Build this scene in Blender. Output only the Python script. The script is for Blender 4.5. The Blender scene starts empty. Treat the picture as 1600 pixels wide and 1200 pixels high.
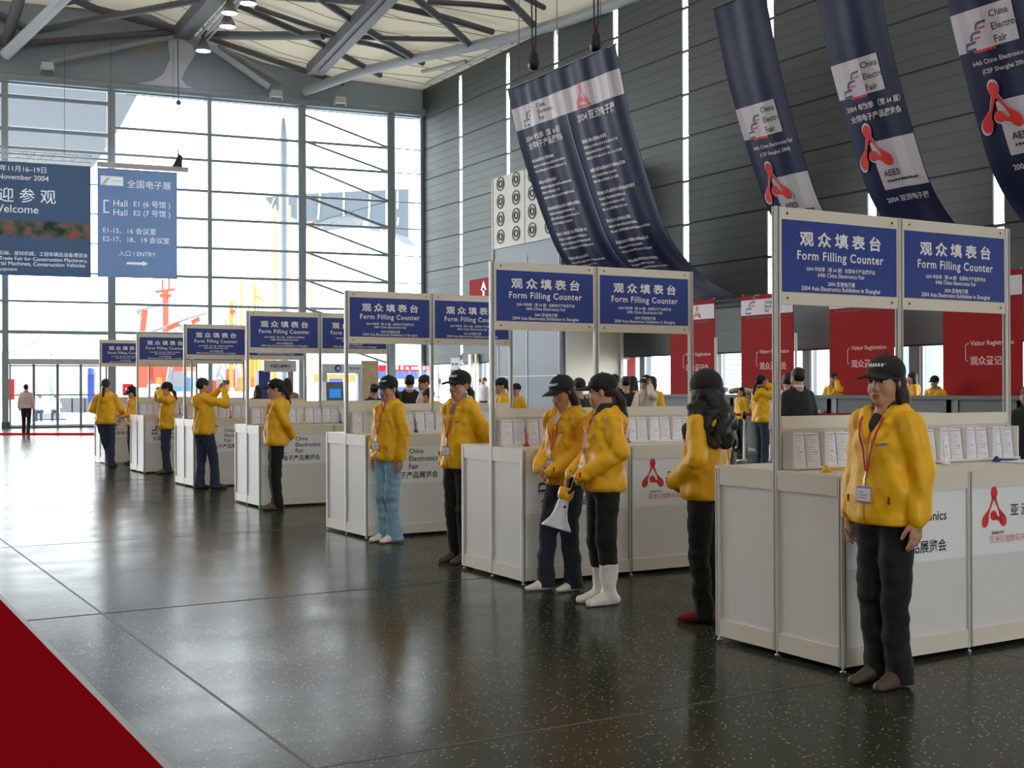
import bpy, bmesh, math, random
import numpy as np
from mathutils import Vector, Matrix

SC = bpy.context.scene
COL = SC.collection
PI = math.pi

# ------------------------------------------------------------------ camera
CAM_H, CAM_F, CAM_YAW, CAM_PITCH, CAM_ROLL = 1.52, 1908.2, 0.5295, 0.0031, 0.0033
cam_data = bpy.data.cameras.new('camera')
cam = bpy.data.objects.new('camera', cam_data)
COL.objects.link(cam)
cam_data.sensor_fit = 'HORIZONTAL'
cam_data.sensor_width = 36.0
cam_data.lens = CAM_F / 1600.0 * 36.0
cam_data.clip_start = 0.1
cam_data.clip_end = 600.0
cam.location = (0.0, 0.0, CAM_H)
cam.rotation_euler = (Matrix.Rotation(-CAM_YAW, 3, 'Z') @ Matrix.Rotation(PI / 2 + CAM_PITCH, 3, 'X')
                      @ Matrix.Rotation(-CAM_ROLL, 3, 'Z')).to_euler()
SC.camera = cam

# ------------------------------------------------------------------ world, exposure
world = bpy.data.worlds.new('overcast_sky')
SC.world = world
world.use_nodes = True
wn = world.node_tree
for n in list(wn.nodes):
    wn.nodes.remove(n)
w_out = wn.nodes.new('ShaderNodeOutputWorld')
w_bg = wn.nodes.new('ShaderNodeBackground')
w_tc = wn.nodes.new('ShaderNodeTexCoord')
w_sep = wn.nodes.new('ShaderNodeSeparateXYZ')
w_ramp = wn.nodes.new('ShaderNodeValToRGB')
w_ramp.color_ramp.elements[0].position = 0.0
w_ramp.color_ramp.elements[0].color = (0.93, 0.96, 1.0, 1)
w_ramp.color_ramp.elements[1].position = 1.0
w_ramp.color_ramp.elements[1].color = (0.80, 0.89, 1.0, 1)
wn.links.new(w_tc.outputs['Generated'], w_sep.inputs[0])
wn.links.new(w_sep.outputs['Z'], w_ramp.inputs[0])
wn.links.new(w_ramp.outputs[0], w_bg.inputs['Color'])
w_bg.inputs['Strength'].default_value = 8.5
wn.links.new(w_bg.outputs[0], w_out.inputs[0])

SC.view_settings.view_transform = 'Standard'
SC.view_settings.look = 'None'
SC.view_settings.gamma = 1.0
SC.view_settings.use_curve_mapping = False
SC.view_settings.exposure = 0.0


# rows of unseen area lights added under the roof for soft ambient fill
def hall_fill_light(x, y, z, power, size):
    ld = bpy.data.lights.new('hall_fill_light', 'AREA')
    ld.shape = 'DISK'
    ld.size = size
    ld.energy = power
    ld.color = (1.0, 0.95, 0.86)
    lo = bpy.data.objects.new('hall_fill_light', ld)
    lo.location = (x, y, z)
    COL.objects.link(lo)


for lx in (-6.0, 4.0, 14.0):
    for ly in (-4.0, 8.0, 20.0, 32.0):
        hall_fill_light(lx, ly, 14.2, 25.0, 2.4)

# ------------------------------------------------------------------ materials


def lin(c):
    out = []
    for v in c:
        v = v / 255.0
        out.append(v / 12.92 if v <= 0.04045 else ((v + 0.055) / 1.055) ** 2.4)
    return out


MATS = {}


def M(name, rgb, rough=0.5, metal=0.0, var=0.05, scale=6.0, bump=0.0, bscale=60.0, spec=0.5, emit=None, estr=0.0, aniso=None):
    """procedural principled material; rgb is an sRGB 0-255 surface colour"""
    if name in MATS:
        return MATS[name]
    m = bpy.data.materials.new(name)
    m.use_nodes = True
    nt = m.node_tree
    b = nt.nodes['Principled BSDF']
    c = lin(rgb)
    tc = nt.nodes.new('ShaderNodeTexCoord')
    nz = nt.nodes.new('ShaderNodeTexNoise')
    nz.inputs['Scale'].default_value = scale
    nz.inputs['Detail'].default_value = 4.0
    if aniso:
        mp = nt.nodes.new('ShaderNodeMapping')
        mp.inputs['Scale'].default_value = aniso
        nt.links.new(tc.outputs['Object'], mp.inputs[0])
        nt.links.new(mp.outputs[0], nz.inputs['Vector'])
    else:
        nt.links.new(tc.outputs['Object'], nz.inputs['Vector'])
    mx = nt.nodes.new('ShaderNodeMix')
    mx.data_type = 'RGBA'
    mx.inputs['A'].default_value = [max(0.0, v * (1 - var)) for v in c] + [1]
    mx.inputs['B'].default_value = [min(1.0, v * (1 + var)) for v in c] + [1]
    nt.links.new(nz.outputs['Fac'], mx.inputs['Factor'])
    nt.links.new(mx.outputs['Result'], b.inputs['Base Color'])
    b.inputs['Roughness'].default_value = rough
    b.inputs['Metallic'].default_value = metal
    b.inputs['Specular IOR Level'].default_value = spec
    if bump > 0:
        n2 = nt.nodes.new('ShaderNodeTexNoise')
        n2.inputs['Scale'].default_value = bscale
        n2.inputs['Detail'].default_value = 3.0
        nt.links.new(tc.outputs['Object'], n2.inputs['Vector'])
        bp = nt.nodes.new('ShaderNodeBump')
        bp.inputs['Strength'].default_value = bump
        bp.inputs['Distance'].default_value = 0.01
        nt.links.new(n2.outputs['Fac'], bp.inputs['Height'])
        nt.links.new(bp.outputs[0], b.inputs['Normal'])
    if emit:
        b.inputs['Emission Color'].default_value = lin(emit) + [1]
        b.inputs['Emission Strength'].default_value = estr
    MATS[name] = m
    return m


white_panel = M('white_panel', (226, 222, 218), 0.42, var=0.02)
cream_rail = M('cream_rail', (228, 218, 202), 0.4, var=0.03)
post_alu = M('post_aluminium', (214, 212, 206), 0.35, 0.25, var=0.03)
groove = M('groove_dark', (66, 66, 66), 0.6)
poster_white = M('poster_white', (240, 240, 242), 0.5, var=0.01)
sign_blue = M('sign_blue', (44, 64, 142), 0.55, var=0.03)
sign_white = M('sign_lettering', (244, 240, 240), 0.5, var=0.01)
ink = M('ink_black', (28, 28, 32), 0.5)
ink_blue = M('ink_blue', (34, 48, 110), 0.5)
ink_red = M('ink_red', (224, 40, 32), 0.5)
ink_grey = M('ink_grey', (120, 128, 160), 0.5)
ink_pink = M('ink_pink', (222, 140, 140), 0.5)
screw = M('screw_dark', (60, 56, 52), 0.4, 0.6)
jacket_y = M('jacket_yellow_nylon', (246, 184, 8), 0.55, var=0.07, scale=9, bump=0.5, bscale=16)
jacket_seam = M('jacket_seam', (196, 128, 6), 0.6)
tag_red = M('tag_red', (150, 30, 20), 0.6)
cap_black = M('cap_black', (26, 26, 28), 0.8, bump=0.2, bscale=300)
hair_black = M('hair_black', (20, 17, 17), 0.5, bump=0.5, bscale=120)
hair_brown = M('hair_brown', (42, 30, 26), 0.5, bump=0.5, bscale=120)
skin = M('skin', (200, 148, 118), 0.5, var=0.05, scale=14)
skin_tan = M('skin_tan', (196, 142, 112), 0.5, var=0.05, scale=14)
lips = M('lips', (172, 92, 84), 0.45)
eye_dark = M('eye_dark', (26, 20, 20), 0.25)
eye_white = M('eye_white', (214, 206, 202), 0.3)
trouser_black = M('trouser_black', (19, 19, 21), 0.85, bump=0.3, bscale=40)
jean_dark = M('jean_dark', (36, 42, 56), 0.85, bump=0.3, bscale=60)
jean_navy = M('jean_navy', (46, 56, 78), 0.85, bump=0.3, bscale=60)
jean_light = M('jean_light', (132, 168, 192), 0.85, var=0.2, scale=7, bump=0.3, bscale=60)
shoe_brown = M('shoe_brown', (84, 66, 54), 0.6)
shoe_sole = M('shoe_sole', (34, 32, 30), 0.7)
shoe_trim = M('shoe_trim', (214, 142, 30), 0.6)
shoe_white = M('shoe_white', (232, 226, 220), 0.45)
shoe_pink = M('shoe_pink', (206, 132, 122), 0.6)
shoe_red = M('shoe_red', (120, 28, 36), 0.55)
shoe_black = M('shoe_black', (30, 28, 28), 0.4)
lanyard_red = M('lanyard_red', (196, 24, 20), 0.6)
badge_white = M('badge_white', (236, 234, 240), 0.3)
badge_edge = M('badge_edge', (150, 140, 190), 0.4)
turtle_grey = M('knit_grey', (128, 140, 160), 0.9, bump=0.4, bscale=150)
turtle_white = M('knit_white', (226, 220, 214), 0.9, bump=0.4, bscale=150)
shirt_white = M('shirt_white', (226, 222, 224), 0.8, bump=0.2, bscale=40)
shirt_pink = M('shirt_pale_pink', (222, 206, 208), 0.8, bump=0.2, bscale=40)
suit_black = M('suit_black', (30, 30, 34), 0.8, bump=0.2, bscale=40)
coat_beige = M('coat_beige', (216, 206, 194), 0.8, bump=0.3, bscale=40)
collar_dark = M('collar_dark', (44, 46, 54), 0.85, bump=0.3, bscale=80)
mega_white = M('megaphone_white', (206, 204, 216), 0.35)
mega_yellow = M('megaphone_yellow', (246, 178, 20), 0.4)
plastic_black = M('plastic_black', (24, 24, 26), 0.35)
pen_red = M('pen_red', (214, 20, 30), 0.35)
pen_blue = M('pen_blue', (20, 44, 150), 0.35)
pen_yellow = M('pen_yellow', (246, 190, 10), 0.35)
pen_white = M('pen_white', (236, 236, 240), 0.35)
paper = M('leaflet_paper', (236, 234, 240), 0.6, var=0.02)
steel_grey = M('steel_grey', (166, 168, 172), 0.5, 0.1, var=0.05)
steel_dark = M('steel_dark', (98, 98, 103), 0.55, 0.1, var=0.06)
steel_green = M('steel_green', (152, 164, 170), 0.5, 0.1, var=0.05)
infill_grey = M('infill_grey', (158, 168, 178), 0.6, var=0.05)
infill_light = M('infill_light', (216, 222, 230), 0.55, var=0.04)
soffit_grey = M('soffit_grey', (78, 83, 90), 0.7, var=0.03)
counter_steel = M('counter_steel', (98, 102, 102), 0.6, 0.0, var=0.05, scale=2)
counter_dark = M('counter_dark', (84, 88, 90), 0.4, 0.3)
banner_red = M('banner_red', (150, 26, 28), 0.7, spec=.12, var=0.04)
banner_redtext = M('banner_redtext', (226, 164, 164), 0.6)
banner_blue = M('banner_blue_satin', (26, 30, 68), 0.55, spec=.3, var=0.05, scale=2.5, bump=0.25, bscale=7)
banner_white = M('banner_white', (200, 190, 196), 0.5, var=0.03)


def cloth_mat(name, rgb, t_):
    """thin printed cloth that lets some daylight through"""
    m = M(name, rgb, 0.7, var=0.05)
    nt = m.node_tree
    b = nt.nodes['Principled BSDF']
    o = [n for n in nt.nodes if n.type == 'OUTPUT_MATERIAL'][0]
    tr = nt.nodes.new('ShaderNodeBsdfTranslucent')
    nt.links.new(b.inputs['Base Color'].links[0].from_socket, tr.inputs['Color'])
    ms = nt.nodes.new('ShaderNodeMixShader')
    ms.inputs[0].default_value = t_
    nt.links.new(b.outputs[0], ms.inputs[1])
    nt.links.new(tr.outputs[0], ms.inputs[2])
    nt.links.new(ms.outputs[0], o.inputs[0])
    return m


banner_sky = cloth_mat('banner_sky_blue', (96, 116, 150), .24)
banner_navy = cloth_mat('banner_navy', (66, 84, 112), .16)
banner_print = cloth_mat('banner_print_white', (226, 226, 230), .17)
lamp_shell = M('lamp_shell', (150, 146, 146), 0.3, 0.5)
lamp_glow = M('lamp_glow', (255, 255, 255), 0.4, emit=(244, 240, 255), estr=14.0)
tower_metal = M('tower_metal', (122, 126, 132), 0.5, 0.15, var=0.06, scale=3, aniso=(1, 1, 0.2))
tower_cream = M('tower_cream', (204, 194, 176), 0.45, 0.2, var=0.04, scale=2)
nozzle_panel = M('nozzle_panel', (206, 200, 190), 0.5, var=0.03)
nozzle_grey = M('nozzle_grey', (72, 74, 72), 0.5)
concrete = M('concrete_light', (196, 196, 192), 0.85, var=0.06, scale=0.6)
shed_white = M('shed_cladding', (172, 178, 182), 0.7, var=0.05, scale=1, aniso=(6, 6, 0.2))
shed_roof = M('shed_roof', (140, 148, 154), 0.7)
machine_red = M('machine_red', (206, 66, 40), 0.5)
machine_orange = M('machine_orange', (232, 120, 40), 0.5)
machine_yellow = M('machine_yellow', (240, 180, 70), 0.5)
machine_grey = M('machine_grey', (120, 122, 126), 0.5)
machine_blue = M('machine_blue', (60, 110, 190), 0.5)
kiosk_white = M('kiosk_white', (214, 214, 218), 0.5)
kiosk_blue = M('kiosk_blue', (52, 74, 160), 0.5)
screen_blue = M('screen_blue', (30, 120, 220), 0.3, emit=(60, 150, 235), estr=0.6)
leaf_green = M('leaf_green', (60, 110, 50), 0.7, var=0.3, scale=20)
goods_tan = M('goods_tan', (186, 166, 140), 0.8, var=0.2, scale=12)
belt_red = M('belt_red', (176, 20, 30), 0.6)
chrome = M('chrome', (190, 190, 192), 0.22, 0.9)
rubber = M('rubber_dark', (36, 36, 38), 0.8)


def glass_mat():
    m = bpy.data.materials.new('window_glass')
    m.use_nodes = True
    nt = m.node_tree
    for n in list(nt.nodes):
        nt.nodes.remove(n)
    o = nt.nodes.new('ShaderNodeOutputMaterial')
    t = nt.nodes.new('ShaderNodeBsdfTransparent')
    t.inputs['Color'].default_value = (0.93, 0.96, 0.95, 1)
    g = nt.nodes.new('ShaderNodeBsdfGlossy')
    g.inputs['Roughness'].default_value = 0.02
    lw = nt.nodes.new('ShaderNodeLayerWeight')
    lw.inputs['Blend'].default_value = 0.5
    pw = nt.nodes.new('ShaderNodeMath')
    pw.operation = 'POWER'
    pw.inputs[1].default_value = 4.0
    nt.links.new(lw.outputs['Facing'], pw.inputs[0])
    f = nt.nodes.new('ShaderNodeMapRange')
    f.inputs['To Min'].default_value = 0.04
    f.inputs['To Max'].default_value = 0.9
    nt.links.new(pw.outputs[0], f.inputs['Value'])
    mx = nt.nodes.new('ShaderNodeMixShader')
    nt.links.new(f.outputs[0], mx.inputs[0])
    nt.links.new(t.outputs[0], mx.inputs[1])
    nt.links.new(g.outputs[0], mx.inputs[2])
    nt.links.new(mx.outputs[0], o.inputs[0])
    return m


glass = glass_mat()


def floor_mat():
    m = bpy.data.materials.new('polished_terrazzo')
    m.use_nodes = True
    nt = m.node_tree
    b = nt.nodes['Principled BSDF']
    tc = nt.nodes.new('ShaderNodeTexCoord')
    n1 = nt.nodes.new('ShaderNodeTexNoise')
    n1.inputs['Scale'].default_value = 0.5
    n1.inputs['Detail'].default_value = 6
    nt.links.new(tc.outputs['Object'], n1.inputs['Vector'])
    r1 = nt.nodes.new('ShaderNodeValToRGB')
    r1.color_ramp.elements[0].position = 0.3
    r1.color_ramp.elements[0].color = lin((44, 48, 41)) + [1]
    r1.color_ramp.elements[1].position = 0.75
    r1.color_ramp.elements[1].color = lin((64, 66, 58)) + [1]
    nt.links.new(n1.outputs['Fac'], r1.inputs[0])
    # terrazzo chips
    vo = nt.nodes.new('ShaderNodeTexVoronoi')
    vo.inputs['Scale'].default_value = 46
    nt.links.new(tc.outputs['Object'], vo.inputs['Vector'])
    th = nt.nodes.new('ShaderNodeValToRGB')
    th.color_ramp.elements[0].position = 0.14
    th.color_ramp.elements[0].color = (1, 1, 1, 1)
    th.color_ramp.elements[1].position = 0.26
    th.color_ramp.elements[1].color = (0, 0, 0, 1)
    nt.links.new(vo.outputs['Distance'], th.inputs[0])
    sp = nt.nodes.new('ShaderNodeSeparateColor')
    nt.links.new(vo.outputs['Color'], sp.inputs[0])
    gt = nt.nodes.new('ShaderNodeMath')
    gt.operation = 'GREATER_THAN'
    gt.inputs[1].default_value = 0.62
    nt.links.new(sp.outputs[0], gt.inputs[0])
    ml = nt.nodes.new('ShaderNodeMath')
    ml.operation = 'MULTIPLY'
    nt.links.new(th.outputs[0], ml.inputs[0])
    nt.links.new(gt.outputs[0], ml.inputs[1])
    mx = nt.nodes.new('ShaderNodeMix')
    mx.data_type = 'RGBA'
    mx.inputs['B'].default_value = lin((186, 180, 160)) + [1]
    nt.links.new(ml.outputs[0], mx.inputs['Factor'])
    nt.links.new(r1.outputs[0], mx.inputs['A'])
    nt.links.new(mx.outputs['Result'], b.inputs['Base Color'])
    # roughness worn by traffic
    n2 = nt.nodes.new('ShaderNodeTexNoise')
    n2.inputs['Scale'].default_value = 1.7
    n2.inputs['Detail'].default_value = 5
    nt.links.new(tc.outputs['Object'], n2.inputs['Vector'])
    mr = nt.nodes.new('ShaderNodeMapRange')
    mr.inputs['To Min'].default_value = 0.12
    mr.inputs['To Max'].default_value = 0.30
    nt.links.new(n2.outputs['Fac'], mr.inputs['Value'])
    nt.links.new(mr.outputs[0], b.inputs['Roughness'])
    b.inputs['Specular IOR Level'].default_value = 0.07
    n3 = nt.nodes.new('ShaderNodeTexNoise')
    n3.inputs['Scale'].default_value = 9.0
    n3.inputs['Detail'].default_value = 3
    nt.links.new(tc.outputs['Object'], n3.inputs['Vector'])
    bp = nt.nodes.new('ShaderNodeBump')
    bp.inputs['Strength'].default_value = 0.06
    bp.inputs['Distance'].default_value = 0.01
    nt.links.new(n3.outputs['Fac'], bp.inputs['Height'])
    nt.links.new(bp.outputs[0], b.inputs['Normal'])
    return m


def membrane_mat():
    m = bpy.data.materials.new('roof_membrane')
    m.use_nodes = True
    nt = m.node_tree
    for n in list(nt.nodes):
        nt.nodes.remove(n)
    o = nt.nodes.new('ShaderNodeOutputMaterial')
    d = nt.nodes.new('ShaderNodeBsdfDiffuse')
    t = nt.nodes.new('ShaderNodeBsdfTranslucent')
    tc = nt.nodes.new('ShaderNodeTexCoord')
    nz = nt.nodes.new('ShaderNodeTexNoise')
    nz.inputs['Scale'].default_value = 0.35
    nt.links.new(tc.outputs['Object'], nz.inputs['Vector'])
    mx = nt.nodes.new('ShaderNodeMix')
    mx.data_type = 'RGBA'
    mx.inputs['A'].default_value = (0.50, 0.44, 0.32, 1)
    mx.inputs['B'].default_value = (0.60, 0.53, 0.40, 1)
    nt.links.new(nz.outputs['Fac'], mx.inputs['Factor'])
    nt.links.new(mx.outputs['Result'], d.inputs['Color'])
    nt.links.new(mx.outputs['Result'], t.inputs['Color'])
    ms = nt.nodes.new('ShaderNodeMixShader')
    ms.inputs[0].default_value = 0.078
    nt.links.new(d.outputs[0], ms.inputs[1])
    nt.links.new(t.outputs[0], ms.inputs[2])
    nt.links.new(ms.outputs[0], o.inputs[0])
    return m


def louvre_mat():
    """dark grey-green painted steel cladding, faint streaks"""
    return M('wall_cladding', (72, 77, 76), 0.5, 0.1, var=0.10, scale=0.8, aniso=(0.3, 0.3, 2.5))


# ------------------------------------------------------------------ mesh helpers


class MB:
    """collects boxes, tubes, lathes, letters ... and links them as ONE mesh object"""

    def __init__(s):
        s.v, s.f, s.mi, s.sm, s.mats = [], [], [], [], []

    def m(s, mat):
        if mat not in s.mats:
            s.mats.append(mat)
        return s.mats.index(mat)

    def add(s, verts, faces, mat, smooth=False):
        o = len(s.v)
        s.v.extend([tuple(p) for p in verts])
        i = s.m(mat)
        for f in faces:
            s.f.append(tuple(o + k for k in f))
            s.mi.append(i)
            s.sm.append(smooth)
        return s

    def box(s, lo, hi, mat, mtx=None):
        x0, y0, z0 = lo
        x1, y1, z1 = hi
        vs = [Vector(p) for p in ((x0, y0, z0), (x1, y0, z0), (x1, y1, z0), (x0, y1, z0),
                                  (x0, y0, z1), (x1, y0, z1), (x1, y1, z1), (x0, y1, z1))]
        if mtx is not None:
            vs = [mtx @ p for p in vs]
        return s.add(vs, [(0, 3, 2, 1), (4, 5, 6, 7), (0, 1, 5, 4), (1, 2, 6, 5), (2, 3, 7, 6), (3, 0, 4, 7)], mat)

    def beam(s, a, b, w, h, mat, up=(0, 0, 1)):
        a, b = Vector(a), Vector(b)
        d = (b - a).normalized()
        up = Vector(up)
        if abs(d.dot(up)) > 0.98:
            up = Vector((0, 1, 0))
        x = d.cross(up).normalized() * (w / 2)
        y = x.cross(d).normalized() * (h / 2)
        vs = [p + sx * x + sy * y for p in (a, b) for sx, sy in ((-1, -1), (1, -1), (1, 1), (-1, 1))]
        return s.add(vs, [(0, 1, 2, 3), (7, 6, 5, 4), (0, 4, 5, 1), (1, 5, 6, 2), (2, 6, 7, 3), (3, 7, 4, 0)], mat)

    def tube(s, pts, r, mat, n=10, caps=True):
        pts = [Vector(p) for p in pts]
        rs = r if isinstance(r, (list, tuple)) else [r] * len(pts)
        vs, fs = [], []
        ref = None
        for i, p in enumerate(pts):
            d = (pts[min(i + 1, len(pts) - 1)] - pts[max(i - 1, 0)])
            d = d.normalized() if d.length > 1e-9 else Vector((0, 0, 1))
            if ref is None:
                ref = d.orthogonal().normalized()
            x = (ref - d * ref.dot(d))
            x = x.normalized() if x.length > 1e-6 else d.orthogonal().normalized()
            ref = x
            y = d.cross(x)
            for k in range(n):
                a = 2 * PI * k / n
                vs.append(p + (x * math.cos(a) + y * math.sin(a)) * rs[i])
        for i in range(len(pts) - 1):
            for k in range(n):
                k2 = (k + 1) % n
                fs.append((i * n + k, i * n + k2, (i + 1) * n + k2, (i + 1) * n + k))
        s.add(vs, fs, mat, True)
        if caps:
            s.add(vs[:n], [tuple(range(n - 1, -1, -1))], mat)
            s.add(vs[-n:], [tuple(range(n))], mat)
        return s

    def lathe(s, prof, mat, n=20, mtx=None, smooth=True):
        """prof: list of (r, z)"""
        vs, fs = [], []
        for r, z in prof:
            for k in range(n):
                a = 2 * PI * k / n
                vs.append(Vector((r * math.cos(a), r * math.sin(a), z)))
        for i in range(len(prof) - 1):
            for k in range(n):
                k2 = (k + 1) % n
                fs.append((i * n + k, i * n + k2, (i + 1) * n + k2, (i + 1) * n + k))
        if mtx is not None:
            vs = [mtx @ p for p in vs]
        return s.add(vs, fs, mat, smooth)

    def poly(s, pts, mat, thick=None, nrm=None):
        """flat polygon; with thick it is extruded along nrm"""
        pts = [Vector(p) for p in pts]
        n = len(pts)
        if thick is None:
            return s.add(pts, [tuple(range(n))], mat)
        off = Vector(nrm).normalized() * thick
        vs = pts + [p + off for p in pts]
        fs = [tuple(range(n)), tuple(range(2 * n - 1, n - 1, -1))]
        fs += [(i, i + n, (i + 1) % n + n, (i + 1) % n) for i in range(n)]
        return s.add(vs, fs, mat)

    def build(s, name, parent=None, loc=None, rotz=0.0):
        me = bpy.data.meshes.new(name)
        me.from_pydata(s.v, [], s.f)
        for m in s.mats:
            me.materials.append(m)
        me.polygons.foreach_set('material_index', s.mi)
        me.polygons.foreach_set('use_smooth', s.sm)
        me.update()
        o = bpy.data.objects.new(name, me)
        COL.objects.link(o)
        if parent is not None:
            o.parent = parent
        if loc is not None:
            o.location = loc
        if rotz:
            o.rotation_euler.z = rotz
        return o


def tag(o, label=None, cat=None, group=None, kind=None):
    if label:
        o['label'] = label
    if cat:
        o['category'] = cat
    if group:
        o['group'] = group
    if kind:
        o['kind'] = kind
    return o


def empty(name, label, cat, loc=(0, 0, 0), rotz=0.0, group=None):
    o = bpy.data.objects.new(name, None)
    o.empty_display_size = 0.1
    COL.objects.link(o)
    o.location = loc
    o.rotation_euler.z = rotz
    return tag(o, label, cat, group)


def struct(o, label=None, cat=None):
    o['kind'] = 'structure'
    return tag(o, label, cat)


def copy_tree(o, parent=None):
    c = o.copy()
    COL.objects.link(c)
    if parent is not None:
        c.parent = parent
    for ch in list(o.children):
        copy_tree(ch, c)
    return c


_TXT = {}


def text_geo(body, bold=0.0, spacing=1.0):
    key = (body, bold, spacing)
    if key in _TXT:
        return _TXT[key]
    cu = bpy.data.curves.new('lettering', 'FONT')
    cu.body = body
    cu.resolution_u = 2
    cu.offset = bold
    cu.space_character = spacing
    ob = bpy.data.objects.new('lettering', cu)
    COL.objects.link(ob)
    bpy.context.view_layer.update()
    dg = bpy.context.evaluated_depsgraph_get()
    me = ob.evaluated_get(dg).to_mesh()
    vs = np.array([tuple(v.co) for v in me.vertices], float).reshape(-1, 3)[:, :2]
    fs = [tuple(p.vertices) for p in me.polygons]
    ob.evaluated_get(dg).to_mesh_clear()
    bpy.data.objects.remove(ob)
    bpy.data.curves.remove(cu)
    if len(vs) == 0:
        vs = np.zeros((1, 2))
    _TXT[key] = (vs, fs)
    return _TXT[key]


def put_text(mb, body, mat, cx, cy, h=None, w=None, fn=None, bold=0.02, align='c', spacing=1.0, ref=None):
    """letters with overall height h and/or width w about (cx, cy); fn maps (x, y) of the face to a 3-D point"""
    vs, fs = text_geo(body, bold, spacing)
    x0, y0 = vs.min(0)
    x1, y1 = vs.max(0)
    sx = sy = None
    if h:
        sy = h / max(1e-6, (ref or (y1 - y0)))
    if w:
        sx = w / max(1e-6, x1 - x0)
    sx = sx or sy
    sy = sy or sx
    ax = {'c': (x0 + x1) / 2, 'l': x0, 'r': x1}[align]
    ay = (y0 + y1) / 2
    P = [fn(cx + (x - ax) * sx, cy + (y - ay) * sy) for x, y in vs]
    mb.add(P, fs, mat)


def put_quad(mb, mat, x0, y0, x1, y1, fn, nx=1, ny=1):
    vs, fs = [], []
    for j in range(ny + 1):
        for i in range(nx + 1):
            vs.append(fn(x0 + (x1 - x0) * i / nx, y0 + (y1 - y0) * j / ny))
    for j in range(ny):
        for i in range(nx):
            a = j * (nx + 1) + i
            fs.append((a, a + 1, a + nx + 2, a + nx + 1))
    mb.add(vs, fs, mat)


def put_strip(mb, mat, pts, wds, fn):
    """flat ribbon along 2-D points with widths (logos, arrows)"""
    n = len(pts)
    L, R = [], []
    for i in range(n):
        ax, ay = pts[max(i - 1, 0)]
        bx, by = pts[min(i + 1, n - 1)]
        dx, dy = bx - ax, by - ay
        l = math.hypot(dx, dy) or 1
        nx_, ny_ = -dy / l, dx / l
        w = wds[i] / 2 if isinstance(wds, (list, tuple)) else wds / 2
        x, y = pts[i]
        L.append(fn(x + nx_ * w, y + ny_ * w))
        R.append(fn(x - nx_ * w, y - ny_ * w))
    fs = [(i, i + 1, n + i + 1, n + i) for i in range(n - 1)]
    mb.add(L + R, fs, mat)


def put_disc(mb, mat, cx, cy, rx, ry, fn, n=14, rot=0.0):
    vs = []
    for k in range(n):
        a = 2 * PI * k / n
        x, y = rx * math.cos(a), ry * math.sin(a)
        vs.append(fn(cx + x * math.cos(rot) - y * math.sin(rot), cy + x * math.sin(rot) + y * math.cos(rot)))
    mb.add(vs, [tuple(range(n))], mat)


def logo_stairs(mb, x, y, s, fn, dark, red):
    """the stepped blue-and-red mark of the fair; (x, y) lower left, s its width"""
    k = s / 10.0
    put_strip(mb, dark, [(x + 4.2 * k, y + 2.4 * k), (x + .6 * k, y + 2.2 * k), (x + .1 * k, y + .1 * k), (x + 3.8 * k, y + .2 * k)], .8 * k, fn)
    for dx, dy in ((2.6, 3.0), (5.2, 6.0)):
        ox, oy = x + dx * k, y + dy * k
        put_strip(mb, dark, [(ox, oy), (ox + .5 * k, oy + 1.6 * k), (ox + 1.2 * k, oy + 2.2 * k), (ox + 4.2 * k, oy + 2.4 * k)], 0.8 * k, fn)
        put_strip(mb, red if dx else dark, [(ox + 1.3 * k, oy + 0.5 * k), (ox + 3.7 * k, oy + 0.6 * k)], 0.65 * k, fn)


def logo_tri(mb, cx, cy, s, fn, red):
    """red three-lobed mark; (cx, cy) centre, s height"""
    k = s / 10.0
    put_disc(mb, red, cx, cy + 3.6 * k, 1.25 * k, 1.6 * k, fn)
    put_strip(mb, red, [(cx, cy + 3.0 * k), (cx, cy + 1.9 * k)], [2.2 * k, 1.3 * k], fn)
    put_disc(mb, red, cx - 3.3 * k, cy - 3.2 * k, 1.25 * k, 1.75 * k, fn, rot=-0.4)
    put_disc(mb, red, cx + 3.3 * k, cy - 3.2 * k, 1.35 * k, 1.75 * k, fn, rot=0.5)
    put_disc(mb, red, cx - 0.2 * k, cy - 2.0 * k, 1.25 * k, 1.25 * k, fn)
    put_strip(mb, red, [(cx - 0.35 * k, cy + 2.2 * k), (cx - 1.7 * k, cy - 0.4 * k), (cx - 3.0 * k, cy - 2.2 * k)], [0.9 * k, 0.5 * k, 1.6 * k], fn)
    put_strip(mb, red, [(cx + 0.35 * k, cy + 2.2 * k), (cx + 1.7 * k, cy - 0.4 * k), (cx + 3.0 * k, cy - 2.2 * k)], [0.9 * k, 0.5 * k, 1.6 * k], fn)
    put_strip(mb, red, [(cx + 0.2 * k, cy - 2.2 * k), (cx + 1.6 * k, cy - 2.9 * k), (cx + 3.0 * k, cy - 3.2 * k)], [1.4 * k, 0.9 * k, 1.8 * k], fn)
# ------------------------------------------------------------------ places measured from the photograph (1600 x 1200)


def ray(px, py):
    ur, vr = (px - 800) / CAM_F, (600 - py) / CAM_F
    cr, sr = math.cos(CAM_ROLL), math.sin(CAM_ROLL)
    u, v = ur * cr + vr * sr, -ur * sr + vr * cr
    cp, sp = math.cos(CAM_PITCH), math.sin(CAM_PITCH)
    cy, cz = v * cp + sp, cp - v * sp
    return Vector((u * math.cos(CAM_YAW) + cz * math.sin(CAM_YAW), -u * math.sin(CAM_YAW) + cz * math.cos(CAM_YAW), cy))


EYE = Vector((0, 0, CAM_H))


def at_z(px, py, z=0.0):
    d = ray(px, py)
    return EYE + d * ((z - CAM_H) / d.z)


def at_X(px, py, X):
    d = ray(px, py)
    return EYE + d * (X / d.x)


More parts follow.
